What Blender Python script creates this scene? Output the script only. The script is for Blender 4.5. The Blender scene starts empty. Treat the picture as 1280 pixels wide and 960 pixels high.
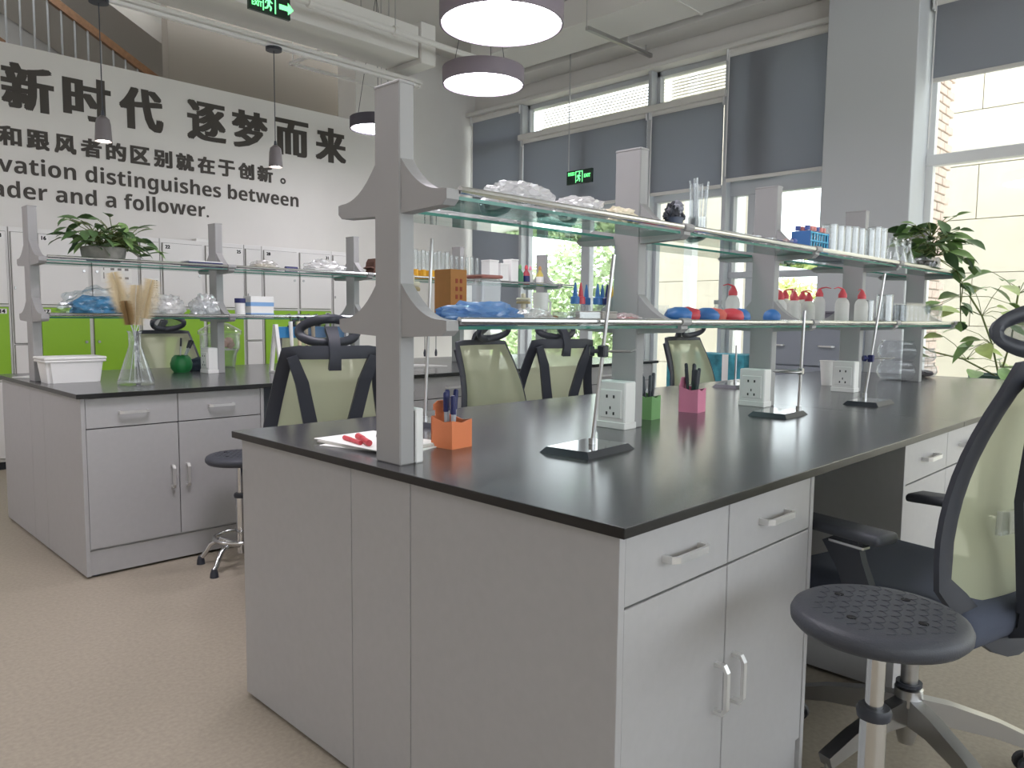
import bpy, bmesh, math, random
from mathutils import Vector, Matrix
random.seed(7)
S = bpy.context.scene
COL = S.collection
PI = math.pi

# ------------------------------------------------------------------ camera
F_PX, YAW, PITCH, ROLL, CAM_H = 953.6, math.radians(44.759), math.radians(5.0274), math.radians(0.5774), 1.2103
_F = Vector((math.cos(YAW)*math.cos(PITCH), math.sin(YAW)*math.cos(PITCH), -math.sin(PITCH)))
_R0 = Vector((math.sin(YAW), -math.cos(YAW), 0)); _U0 = _R0.cross(_F)
_R = math.cos(ROLL)*_R0 + math.sin(ROLL)*_U0
_U = -math.sin(ROLL)*_R0 + math.cos(ROLL)*_U0
cd = bpy.data.cameras.new('camera'); cam = bpy.data.objects.new('camera', cd); COL.objects.link(cam)
cd.sensor_width = 36.0; cd.lens = F_PX/1280*36; cd.clip_start = .05; cd.clip_end = 200
m = Matrix((_R, _U, -_F)).transposed().to_4x4(); m.translation = Vector((0, 0, CAM_H)); cam.matrix_world = m
S.camera = cam

# ------------------------------------------------------------------ world and exposure
W = bpy.data.worlds.new('overcast_sky'); S.world = W; W.use_nodes = True
bg = W.node_tree.nodes['Background']; bg.inputs[0].default_value = (.89, .95, 1, 1); bg.inputs[1].default_value = 3.3
S.view_settings.view_transform = 'Standard'; S.view_settings.look = 'None'
S.view_settings.exposure = 0.45; S.view_settings.gamma = 1.0; S.view_settings.use_curve_mapping = False
LAMP = 14.0        # radiance of the round pendant lamps

# ------------------------------------------------------------------ materials
def lin(c):
    if isinstance(c, str):
        c = [int(c[i:i+2], 16)/255 for i in (0, 2, 4)]
    return tuple(x/12.92 if x <= .04045 else ((x+.055)/1.055)**2.4 for x in c)
MATS = {}
def mat(name, col, rough=.5, metal=0, var=0, scale=20, bump=0, bscale=60, emit=0, spec=.5, trans=0, detail=4):
    if name in MATS: return MATS[name]
    M = bpy.data.materials.new(name); M.use_nodes = True; nt = M.node_tree; b = nt.nodes['Principled BSDF']
    c = lin(col); b.inputs['Base Color'].default_value = (*c, 1)
    b.inputs['Roughness'].default_value = rough; b.inputs['Metallic'].default_value = metal
    b.inputs['Specular IOR Level'].default_value = spec
    if trans: b.inputs['Transmission Weight'].default_value = trans
    if emit:
        b.inputs['Emission Color'].default_value = (*c, 1); b.inputs['Emission Strength'].default_value = emit
    if var or bump:
        tc = nt.nodes.new('ShaderNodeTexCoord')
    if var:
        n = nt.nodes.new('ShaderNodeTexNoise'); n.inputs['Scale'].default_value = scale; n.inputs['Detail'].default_value = detail
        nt.links.new(tc.outputs['Object'], n.inputs['Vector'])
        r = nt.nodes.new('ShaderNodeValToRGB'); e = r.color_ramp.elements
        e[0].position = .3; e[1].position = .7
        e[0].color = (*[x*(1-var) for x in c], 1); e[1].color = (*[min(1, x*(1+var)) for x in c], 1)
        nt.links.new(n.outputs['Fac'], r.inputs['Fac']); nt.links.new(r.outputs['Color'], b.inputs['Base Color'])
    if bump:
        n2 = nt.nodes.new('ShaderNodeTexNoise'); n2.inputs['Scale'].default_value = bscale; n2.inputs['Detail'].default_value = 3
        nt.links.new(tc.outputs['Object'], n2.inputs['Vector'])
        bp = nt.nodes.new('ShaderNodeBump'); bp.inputs['Strength'].default_value = bump; bp.inputs['Distance'].default_value = .01
        nt.links.new(n2.outputs['Fac'], bp.inputs['Height']); nt.links.new(bp.outputs['Normal'], b.inputs['Normal'])
    MATS[name] = M; return M
def clear(name, tint='f4f8f7', lo=.05, hi=.85, power=3, rough=.02, milk=0, milkcol='ffffff'):
    """thin clear glass or plastic: see-through, with stronger reflection at grazing angles; milk adds a diffuse haze"""
    if name in MATS: return MATS[name]
    M = bpy.data.materials.new(name); M.use_nodes = True; nt = M.node_tree; nt.nodes.clear()
    out = nt.nodes.new('ShaderNodeOutputMaterial'); tr = nt.nodes.new('ShaderNodeBsdfTransparent'); gl = nt.nodes.new('ShaderNodeBsdfGlossy')
    tr.inputs[0].default_value = (*lin(tint), 1); gl.inputs['Roughness'].default_value = rough
    lw = nt.nodes.new('ShaderNodeLayerWeight'); lw.inputs[0].default_value = .5
    p = nt.nodes.new('ShaderNodeMath'); p.operation = 'POWER'; p.inputs[1].default_value = power
    mr = nt.nodes.new('ShaderNodeMapRange'); mr.inputs['To Min'].default_value = lo; mr.inputs['To Max'].default_value = hi
    mx = nt.nodes.new('ShaderNodeMixShader'); L = nt.links.new
    L(lw.outputs['Facing'], p.inputs[0]); L(p.outputs[0], mr.inputs['Value']); L(mr.outputs[0], mx.inputs[0])
    L(tr.outputs[0], mx.inputs[1]); L(gl.outputs[0], mx.inputs[2]); last = mx
    if milk:
        df = nt.nodes.new('ShaderNodeBsdfDiffuse'); df.inputs[0].default_value = (*lin(milkcol), 1)
        tl = nt.nodes.new('ShaderNodeBsdfTranslucent'); tl.inputs[0].default_value = (*lin(milkcol), 1)
        ad = nt.nodes.new('ShaderNodeMixShader'); ad.inputs[0].default_value = .5
        L(df.outputs[0], ad.inputs[1]); L(tl.outputs[0], ad.inputs[2])
        m2 = nt.nodes.new('ShaderNodeMixShader'); m2.inputs[0].default_value = milk
        L(mx.outputs[0], m2.inputs[1]); L(ad.outputs[0], m2.inputs[2]); last = m2
    L(last.outputs[0], out.inputs[0]); MATS[name] = M; return M

col_m = mat('wall_paint_backlit_tone', 'c6c9cc', .85)  # same paint as the walls, greyed in colour for the column's backlit shade
wall_m = mat('white_wall_paint', 'e6e3df', .85, var=.02, scale=3)
ceil_m = mat('ceiling_paint', 'd8d5d0', .9)
floor_m = mat('speckled_beige_floor', 'a59b8b', .5, var=.1, scale=70, bump=.04, bscale=250, detail=6)
lam_m = mat('light_grey_laminate', 'aeadae', .42, var=.02, scale=40)
endp_m = mat('grey_end_panel', 'b9b4ae', .45, var=.035, scale=160)
black_top = mat('black_worktop', '424145', .21, var=.06, scale=3)
black_top.node_tree.nodes['Principled BSDF'].inputs['IOR'].default_value = 2.4
edge_m = mat('black_worktop_edge', '161515', .35)
post_m = mat('grey_powder_coat', 'a2a1a1', .5)
chrome = mat('chrome', 'd9dadb', .16, 1)
steel = mat('brushed_steel', 'bfbfc0', .3, 1)
handle_m = mat('satin_handle', 'e4e3e2', .3, .6)
black_pl = mat('black_plastic', '33363f', .45)
black_fab = mat('dark_grey_fabric', '4a5060', .95, bump=.3, bscale=600)
rubber = mat('black_rubber', '42454d', .5, bump=.12, bscale=300)
white_pl = mat('white_plastic', 'ecebe9', .4)
green_door = mat('lime_green_enamel', '8fbf2c', .45)
locker_m = mat('white_locker_enamel', 'e6e4e2', .45)
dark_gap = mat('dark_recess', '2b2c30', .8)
knee_m = mat('dark_grey_panel', '7c8491', .6)
blind_m = clear('grey_roller_blind', 'ffffff', 0, .02, 3, .5, milk=.985, milkcol='a3a6ad')
blind_tube = mat('pale_blind_tube', 'dcdad6', .5)
alu = mat('white_window_frame', 'e6e7e8', .45)
frame_g = mat('grey_window_frame', 'b9bdc1', .45)
stone_m = mat('cream_stone', 'e0d7c6', .8, var=.04, scale=4, bump=.05, bscale=40)
joint_m = mat('stone_joint', 'a39b8e', .9)
brick_m = mat('pink_brick', 'dfc9bd', .85, var=.1, scale=15)
duct_m = mat('white_duct', 'e3e1dd', .55)
letter_m = mat('charcoal_lettering', '4a4540', .7)
pane_m = clear('window_pane', 'fbfdfc', .04, .6, 4, .01)
shelf_glass = clear('shelf_glass', 'd3ebe4', .06, .95, 3, .02)
glass_edge = clear('shelf_glass_edge', '3f8d7b', .1, .6, 3, .1, milk=.6, milkcol='5fa898')
glass = clear('laboratory_glass', 'f8fafa', .07, .9, 2.4, .02, milk=.05)
clearpl = clear('clear_plastic', 'f4f6f7', .08, .7, 2.5, .1, milk=.08)
acr = clear('thin_acrylic', 'fafbfc', .03, .6, 3, .03, milk=.02)
bagpl = clear('crumpled_plastic_film', 'f0f0f0', .18, .8, 2, .14, milk=.34)
milky = clear('milky_plastic', 'f2f2f0', .06, .4, 3, .3, milk=.72, milkcol='f4f3f1')
lamp_glow = mat('lamp_diffuser', 'fbf5ff', .5, emit=LAMP)
spot_glow = mat('spot_diffuser', 'fff4e8', .5, emit=14)
lamp_rim = mat('plum_grey_metal', '8f8590', .5)
lamp_rim_d = mat('dark_plum_metal', '4a4550', .5)
wood = mat('brown_handrail_wood', '7d5839', .5, var=.15, scale=30)
sign_green = mat('exit_sign_green', '0d2a1c', .35)
sign_lit = mat('exit_sign_lit_green', '7dffa0', .5, emit=1.1)
leaf_m = mat('pothos_leaf', '7ea05f', .4, var=.3, scale=9)
leaf_d = mat('dark_leaf', '527044', .45, var=.3, scale=12)
leaf_y = mat('pale_leaf', 'b5c878', .45, var=.2, scale=12)
stem_m = mat('plant_stem', '6f7a45', .6)
soil_m = mat('potting_soil', '2e251e', .95, bump=.5, bscale=80)

# ------------------------------------------------------------------ helpers
def tag(o, label=None, cat=None, group=None, kind=None):
    if label: o['label'] = label
    if cat: o['category'] = cat
    if group: o['group'] = group
    if kind: o['kind'] = kind
    return o
def thing(name, label, cat, loc=(0, 0, 0), rz=0, group=None, kind=None):
    o = bpy.data.objects.new(name, None); COL.objects.link(o); o.empty_display_size = .05
    o.location = loc; o.rotation_euler = (0, 0, rz)
    return tag(o, label, cat, group, kind)
def obj(name, bm, material, parent=None, smooth=None, loc=None):
    me = bpy.data.meshes.new(name)
    bmesh.ops.recalc_face_normals(bm, faces=bm.faces[:])
    bm.to_mesh(me); bm.free()
    for mm in (material if isinstance(material, (list, tuple)) else [material]): me.materials.append(mm)
    if smooth is not None:
        for p in me.polygons: p.use_smooth = True
        if smooth < 3: me.set_sharp_from_angle(angle=smooth)
    o = bpy.data.objects.new(name, me); COL.objects.link(o)
    if parent: o.parent = parent
    if loc: o.location = loc
    return o
def dupmesh(src, parent=None, loc=None, rot=None, scale=None, name=None):
    o = src.copy(); COL.objects.link(o); o.parent = parent
    if loc is not None: o.location = loc
    if rot is not None: o.rotation_euler = rot
    if scale is not None: o.scale = scale
    return o
def copy_tree(o, parent=None):
    c = o.copy(); COL.objects.link(c)
    c.parent = parent
    for ch in [x for x in o.children]: copy_tree(ch, c)
    return c
def place(root, loc, rz=0, label=None):
    root.location = loc; root.rotation_euler = (0, 0, rz)
    if label: root['label'] = label
    return root
def B(): return bmesh.new()
def box(bm, x0, x1, y0, y1, z0, z1, bev=0, seg=1):
    r = bmesh.ops.create_cube(bm, size=1)
    vs = r['verts']
    for v in vs: v.co = Vector(((x0+x1)/2+v.co.x*(x1-x0), (y0+y1)/2+v.co.y*(y1-y0), (z0+z1)/2+v.co.z*(z1-z0)))
    if bev:
        es = list({e for v in vs for e in v.link_edges})
        bmesh.ops.bevel(bm, geom=es, offset=bev, segments=seg, affect='EDGES', profile=.5)
    return bm
def tube(bm, pts, r, n=8, cap=True):
    """round bar through points; r a number or one radius per point"""
    pts = [Vector(p) for p in pts]; rs = r if isinstance(r, (list, tuple)) else [r]*len(pts)
    rings = []; up = None
    for i, p in enumerate(pts):
        d = (pts[min(i+1, len(pts)-1)]-pts[max(i-1, 0)]).normalized()
        if up is None:
            up = d.orthogonal().normalized()
        else:
            up = (up-d*up.dot(d));  up = up.normalized() if up.length > 1e-6 else d.orthogonal().normalized()
        s = d.cross(up)
        rings.append([bm.verts.new(p+rs[i]*(math.cos(2*PI*k/n)*up+math.sin(2*PI*k/n)*s)) for k in range(n)])
    for a, b in zip(rings, rings[1:]):
        for k in range(n): bm.faces.new((a[k], a[(k+1) % n], b[(k+1) % n], b[k]))
    if cap:
        bm.faces.new(rings[0][::-1]); bm.faces.new(rings[-1])
    return bm
def flatbar(bm, pts, w, t, side=(0, 0, 1)):
    """bar of rectangular section through points; w may be a list; side = direction of the width"""
    pts = [Vector(p) for p in pts]; ws = w if isinstance(w, (list, tuple)) else [w]*len(pts); sd = Vector(side).normalized(); rings = []
    for i, p in enumerate(pts):
        d = (pts[min(i+1, len(pts)-1)]-pts[max(i-1, 0)]).normalized()
        a = (sd-d*sd.dot(d)).normalized(); c = d.cross(a)
        rings.append([bm.verts.new(p+a*sx*ws[i]/2+c*sy*t/2) for sx, sy in ((-1, -1), (1, -1), (1, 1), (-1, 1))])
    for a, b in zip(rings, rings[1:]):
        for k in range(4): bm.faces.new((a[k], a[(k+1) % 4], b[(k+1) % 4], b[k]))
    bm.faces.new(rings[0][::-1]); bm.faces.new(rings[-1]); return bm
def lathe(bm, prof, n=20, c=(0, 0, 0), closed=False):
    """profile [(r,z)...] turned about z"""
    c = Vector(c); rings = []
    for r, z in prof:
        if r < 1e-5: rings.append([bm.verts.new(c+Vector((0, 0, z)))])
        else: rings.append([bm.verts.new(c+Vector((r*math.cos(2*PI*k/n), r*math.sin(2*PI*k/n), z))) for k in range(n)])
    pairs = list(zip(rings, rings[1:]))
    if closed: pairs.append((rings[-1], rings[0]))
    for a, b in pairs:
        if len(a) == 1 and len(b) == 1: continue
        for k in range(n):
            k2 = (k+1) % n
            if len(a) == 1: bm.faces.new((a[0], b[k], b[k2]))
            elif len(b) == 1: bm.faces.new((a[k], a[k2], b[0]))
            else: bm.faces.new((a[k], a[k2], b[k2], b[k]))
    return bm
def cup(bm, ro_b, ro_t, h, t=.003, n=20, c=(0, 0, 0)):
    return lathe(bm, [(0, 0), (ro_b, 0), (ro_t, h), (ro_t-t, h), (ro_b-t, t), (0, t)], n, c)
def prism(bm, poly, axis, a0, a1, hole=False):
    """polygon in the plane across axis, extruded from a0 to a1. axis x: poly=(y,z); y: (x,z); z: (x,y)"""
    def P(u, v, a): return {'x': (a, u, v), 'y': (u, a, v), 'z': (u, v, a)}[axis]
    A = [bm.verts.new(P(u, v, a0)) for u, v in poly]; Bv = [bm.verts.new(P(u, v, a1)) for u, v in poly]
    bm.faces.new(A); bm.faces.new(Bv[::-1]); n = len(poly)
    for k in range(n): bm.faces.new((A[k], Bv[k], Bv[(k+1) % n], A[(k+1) % n]))
    return bm
def blob(bm, c, rx, ry, rz, sub=3, noise=.15, freq=3, seed=0, flat=None):
    from mathutils import noise as nz
    r = bmesh.ops.create_icosphere(bm, subdivisions=sub, radius=1); off = Vector((seed*7.3, seed*3.1, seed*1.7))
    for v in r['verts']:
        d = v.co.normalized(); k = 1+noise*nz.fractal(d*freq+off, .9, 2.1, 4)
        p = Vector((d.x*rx*k, d.y*ry*k, d.z*rz*k))
        if flat is not None and p.z < flat: p.z = flat+(p.z-flat)*.05
        v.co = Vector(c)+p
    return bm
def text_mesh(body, material, name, parent, fit=None, size=1, offset=0, extrude=.003, bold=(0, 0), res=3, base=False):
    """flat lettering as a mesh; fit=(w,h) scales its bounds to that size, origin at its lower left corner; lies in local XZ facing -Y"""
    cu = bpy.data.curves.new(name, 'FONT'); cu.body = body; cu.size = size; cu.offset = offset; cu.resolution_u = res; cu.fill_mode = 'FRONT'
    t = bpy.data.objects.new('tmp_text', cu); COL.objects.link(t)
    dg = bpy.context.evaluated_depsgraph_get(); dg.update()
    me = bpy.data.meshes.new_from_object(t.evaluated_get(dg)); bpy.data.objects.remove(t); bpy.data.curves.remove(cu)
    if len(me.vertices) == 0: return None
    xs = [v.co.x for v in me.vertices]; ys = [v.co.y for v in me.vertices]; x0, x1, y0, y1 = min(xs), max(xs), min(ys), max(ys)
    sx = sy = 1
    if base: y0 = 0
    if fit:
        sx = fit[0]/(x1-x0) if fit[0] else fit[1]/(y1-y0)
        sy = fit[1]/(y1-y0) if fit[1] else sx
    bm = bmesh.new(); k = 0
    shifts = [(0, 0)] if not any(bold) else [(a*bold[0], b*bold[1]) for a in (-1, -.33, .33, 1) for b in (-1, 1)]
    for dx, dz in shifts:          # stacked strokes make a heavy face
        b2 = bmesh.new(); b2.from_mesh(me)
        for v in b2.verts: v.co = Vector(((v.co.x-x0)*sx+dx, 0, (v.co.y-y0)*sy+dz))
        if extrude:
            g = bmesh.ops.extrude_face_region(b2, geom=b2.faces[:])
            for e in g['geom']:
                if isinstance(e, bmesh.types.BMVert): e.co.y -= extrude+k*.00015
        m2 = bpy.data.meshes.new('t'); b2.to_mesh(m2); b2.free(); bm.from_mesh(m2); bpy.data.meshes.remove(m2); k += 1
    bpy.data.meshes.remove(me)
    o = obj(name, bm, material, parent)
    return o
def atY(px, py, y):
    d = _R*((px-640)/F_PX)-_U*((py-480)/F_PX)+_F; t = y/d.y
    return Vector((0, 0, CAM_H))+t*d
def struct(name, bm, material, label=None, parent=None, smooth=None):
    o = obj(name, bm, material, parent, smooth)
    if not parent: o['kind'] = 'structure'
    if label: o['label'] = label
    return o

# ================================================================== THE SETTING
XW, YWALL = 6.6, 7.25            # window wall plane, slogan wall plane
CEIL = 4.3
bm = B(); box(bm, -3, 7.3, -4, 10.2, -.1, 0); struct('floor', bm, floor_m, 'speckled beige lab floor')
bm = B(); box(bm, -3, 6.9, -4, 7.5, CEIL, CEIL+.15); box(bm, -3, 6.9, 7.0, 10.2, 5.7, 5.85); struct('ceiling', bm, ceil_m, 'pale painted ceiling high above the ducts')  # unseen slot left open over the slab so sky light fills the stairwell
bm = B(); box(bm, -3, 4.85, YWALL, YWALL+.15, 0, 3.33); box(bm, 4.85, 6.9, YWALL, YWALL+.35, 0, CEIL)
struct('wall_left', bm, wall_m, 'white slogan wall, low in front of the stairwell and full height beside the window')
bm = B(); box(bm, XW, XW+.25, -4, YWALL, 3.66, CEIL); struct('wall_back', bm, wall_m, 'plain wall strip above the windows')
bm = B(); box(bm, 6.34, 6.85, 2.03, 2.72, 0, CEIL, .006); struct('wall_column', bm, col_m, 'broad column between the window blinds, wall paint greyed for backlight')
bm = B(); box(bm, -3, -2.85, -4, 10.2, 0, CEIL); struct('wall_front', bm, wall_m, 'plain wall behind the viewer')
bm = B(); box(bm, -3, 6.9, 10.05, 10.2, 0, CEIL+1.5); struct('wall_stairwell', bm, mat('stairwell_plaster', 'aaa6a1', .9), 'beige grey stairwell wall beyond the slogan wall')
bm = B(); box(bm, -3, 6.6, -4, -3.85, 0, 1.2); box(bm, -3, 6.6, -4, -3.85, 2.8, CEIL); struct('wall_right', bm, wall_m, 'unseen right wall with an open band added for daylight')  # unseen wall; its open band is sized for how much daylight enters
bm = B(); prism(bm, [(2.0, 4.72), (4.84, 3.2), (4.84, 3.05), (2.0, 4.52)], 'y', 8.16, 10.0); struct('stair_soffit', bm, mat('soffit_plaster', 'aaa39a', .9), 'sloping underside of the staircase')
bm = B(); box(bm, 3.15, 5.7, 8.0, 8.15, 0, 5.7); struct('wall_stair_side', bm, mat('brown_grey_plaster', '958c82', .9), 'brown grey stair wall beyond the slogan wall')
# beam with the lamp track, ceiling duct along it
bm = B(); box(bm, -2.8, 4.42, 5.55, 5.66, 3.28, 3.31, .003); struct('ceiling_beam', bm, duct_m, 'white ceiling panel strip carrying the lamp track')

def window(name, y0, y1, z0, z1, xf, muls=(), trans=(), fm=None, label=None, mtop=None):
    w = thing(name, label, None, (0, 0, 0), kind='structure'); fm = fm or alu; d = .07; fw = .05
    bm = B()
    box(bm, xf, xf+d, y0, y0+fw, z0, z1); box(bm, xf, xf+d, y1-fw, y1, z0, z1)
    box(bm, xf, xf+d, y0, y1, z0, z0+fw); box(bm, xf, xf+d, y0, y1, z1-fw, z1)
    obj('window_frame', bm, fm, w)
    for my, mw in muls:
        bm = B(); box(bm, xf-.01, xf+d, my-mw/2, my+mw/2, z0, mtop or z1, .004); obj('mullion', bm, fm, w)
    for tz, th in trans:
        bm = B(); box(bm, xf-.015, xf+d, y0, y1, tz-th/2, tz+th/2, .004); obj('transom', bm, fm, w)
    ys = sorted([y0]+[a for a, _ in muls]+[y1]); zs = sorted([z0]+[a for a, _ in trans]+[z1])
    for a, b in zip(ys, ys[1:]):
        for c, e in zip(zs, zs[1:]):
            bm = B(); box(bm, xf+.03, xf+.036, a+.01, b-.01, c+.01, e-.01); obj('pane', bm, pane_m, w)
    return w
window('window_1', 6.34, 7.25, 0, 3.66, XW, label='tall window behind the long blind in the corner', trans=[(3.3, .08)])
window('window_2', 4.55, 6.34, 0, 3.66, XW, [(5.42, .12)], [(3.28, .1), (2.42, .1)], frame_g, 'window with a louvred top light and a bush outside', 3.28)
window('window_3', 3.70, 4.55, 0, 3.66, XW, [], [(3.28, .1), (2.42, .1)], frame_g, 'narrow window with a louvred top light')
window('window_4', 2.70, 3.70, 0, 3.66, XW, [(3.40, .2)], [(2.42, .14), (1.62, .06)], frame_g, 'window beside the column with a broad grey post')
window('window_5', -3.9, 2.03, 0, 3.66, 6.68, [(-.2, .07), (-2.2, .07)], [(2.47, .085)], alu, 'wide tall window facing the cream stone wall')
# louvres outside the two top lights
bm = B(); prism(bm, [(6.80, 0), (6.86, .028), (6.862, .022), (6.802, -.006)], 'y', 0, 1); slat0 = obj('louvre_slat', bm, mat('cream_louvre', 'efe6d6', .6)); 
first = True
for nm, y0, y1, lab in (('louvre_grille', 4.60, 6.30, 'cream slatted louvre outside the wide top light'), ('louvre_grille', 3.74, 4.50, 'cream slatted louvre outside the narrow top light')):
    g = thing(nm, lab, 'louvre', (0, 0, 3.32), kind='structure')
    for k in range(10):
        s = slat0 if first else slat0.copy()
        if not first: COL.objects.link(s)
        first = False; s.parent = g; s.location = (0, y0, .012+k*.031); s.scale = (1, y1-y0, 1)
# curtain boxes / pelmet above blinds 
def blind(label, y0, y1, ztop, zbot, x, tube_r=.045):
    t = thing('roller_blind', label, 'blind', (x, (y0+y1)/2, zbot), group='grey roller blinds'); h = (y1-y0)/2; H = ztop-zbot
    bm = B(); box(bm, -.002, .002, -h+.01, h-.01, 0, H); obj('fabric', bm, blind_m, t)
    bm = B(); tube(bm, [(0.02, -h, H+.01), (0.02, h, H+.01)], tube_r, 12); obj('roller', bm, blind_tube, t, .6)
    bm = B(); box(bm, -.012, .012, -h+.01, h-.01, -.03, .002, .004); obj('bottom_bar', bm, blind_tube, t)
    for s in (-1, 1):
        bm = B(); box(bm, -.04, .06, s*h-.006, s*h+.006, H-.06, H+.07, .004); obj('bracket', bm, alu, t)
    bm = B(); tube(bm, [(-.03, h-.02, H), (-.035, h-.02, H-.5), (-.03, h-.015, H-1.1)], .004, 5); obj('pull_chain', bm, white_pl, t)
    return t
blind('long grey roller blind in the room corner, leftmost of the blinds', 6.36, 7.2, 3.62, 1.15, 6.52)
blind('wide grey roller blind behind the small exit sign, under a louvre', 4.58, 6.32, 3.24, 2.44, 6.52)
blind('narrow grey roller blind under the small louvre, behind the glass rods', 3.73, 4.54, 3.24, 2.46, 6.52)
blind('tall grey roller blind directly left of the column', 2.735, 3.69, 3.62, 2.50, 6.5)
blind('short grey roller blind at the far right above the stone wall view', .3, 2.0, 3.64, 3.07, 6.58)
bm = B(); box(bm, 6.44, 6.6, 2.72, 7.25, 3.66, 3.70, .004); struct('trim_1', bm, blind_tube, 'pale rail above the blinds')
bm = B(); box(bm, 6.46, 6.6, 3.70, 6.36, 3.25, 3.31, .006); struct('trim_2', bm, blind_tube, 'pale rail under the louvred top lights')
for k, y in enumerate((6.34, 4.555, 3.70)):
    bm = B(); box(bm, 6.50, 6.6, y-.022, y+.022, 0, 3.66, .004); struct('trim_%d' % (k+3), bm, frame_g, 'vertical post between the blinds')

# ------------------------------------------------------------------ outside
bm = B(); box(bm, 7.3, 60, -30, 45, -.3, -.05); struct('ground_outside', bm, mat('pale_paving', 'cfcabd', .9, var=.05, scale=2), 'pale paving outside')
bm = B(); box(bm, 13, 34, 3, 30, -.05, -.02); struct('lawn', bm, mat('lawn_green', 'a9b97a', .9, var=.25, scale=3), 'lawn beyond the windows')
def stone_wall(name, y0, y1, label, x=9.9, rows=9, z0=-.05):
    w = thing(name, label, None, (x, 0, z0), kind='structure')
    bm = B(); box(bm, .03, .4, y0, y1, 0, rows*.605); obj('backing', bm, joint_m, w)
    bm = B(); box(bm, 0, .06, 0, 1, 0, .597, .004); src = obj('stone_block', bm, stone_m, w); used = False
    for r in range(rows):
        y = 2.46+.605*(1 if r % 2 else 0)-1.21*12
        while y < y1:
            a, b = max(y+.004, y0), min(y+1.21-.004, y1)
            if b-a > .03:
                s = src if not used else src.copy()
                if used: COL.objects.link(s)
                used = True; s.parent = w; s.location = (random.uniform(0, .004), a, r*.605-.05+.05); s.scale = (1, b-a, 1)
            y += 1.21
    return w
stone_wall('wall_outside_right', -5, 3.05, 'cream stone block wall seen through the wide right window')
stone_wall('wall_outside_middle', 5.35, 6.75, 'cream stone pier outside the narrow window')
for y, lab in ((5.05, 'white square post outside, nearer the column'), (5.75, 'white square post outside in front of the stone pier')):
    bm = B(); box(bm, 9.3, 9.45, y, y+.13, -.05, 5); o = struct('outdoor_post', bm, white_pl, lab)
pier = thing('brick_pier', 'pink brick reveal outside the wide right window', None, (6.78, 2.06, -.05), kind='structure')
bm = B(); box(bm, .12, .56, .012, .6, 0, 4.3); obj('backing', bm, joint_m, pier)
bm = B(); box(bm, 0, .205, 0, .1, 0, .062, .004); bk0 = obj('brick', bm, brick_m, pier); n0 = True
for r in range(58):
    for c in range(3):
        x = .12+c*.218-(.109 if r % 2 else 0)
        if x < .1 or x > .45: continue
        b = bk0 if n0 else bk0.copy()
        if not n0: COL.objects.link(b)
        n0 = False; b.parent = pier; b.location = (x, random.uniform(-.002, .002), r*.073)
def leafy(name, label, loc, rx, ry, rz, n, m_, ls, seed, cat):
    rnd = random.Random(seed); t = thing(name, label, cat, loc)
    bm = B()
    for k in range(n):
        while True:
            d = Vector((rnd.uniform(-1, 1), rnd.uniform(-1, 1), rnd.uniform(-.2, 1)))
            if .5 < d.length < 1: break
        c = Vector((d.x*rx, d.y*ry, max(.05, d.z*rz))); a = Vector((rnd.gauss(0, 1), rnd.gauss(0, 1), rnd.gauss(0, 1))).normalized(); b = a.orthogonal().normalized(); s = ls*rnd.uniform(.6, 1.3)
        v = [bm.verts.new(c+q) for q in (-a*s, b*s*.45, a*s, -b*s*.45)]; bm.faces.new(v)
    tag(obj('foliage', bm, m_, t), kind='stuff')
    bm = B(); tube(bm, [(0, 0, -.05), (.05, .02, rz*.5), (0, 0, rz*.8)], [.08, .06, .03], 7); obj('stem', bm, mat('bark', '6d5b48', .9), t)
    return t
hm = mat('pale_green_bush_leaf', 'b5c795', .7, var=.3, scale=2); hm2 = mat('yellow_green_leaf', 'cdd489', .7, var=.2, scale=2)  # pale bush and hedge greens with random tone
leafy('bush', 'large leafy bush outside the wide middle window', (12.5, 10.2, -.05), 1.3, 2.4, 3.0, 9000, hm, .1, 1, 'bush')
leafy('hedge', 'yellow green hedge outside the window beside the column', (17, 8.3, -.05), 1.2, 2.6, 2.25, 9000, hm2, .1, 2, 'hedge')

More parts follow.
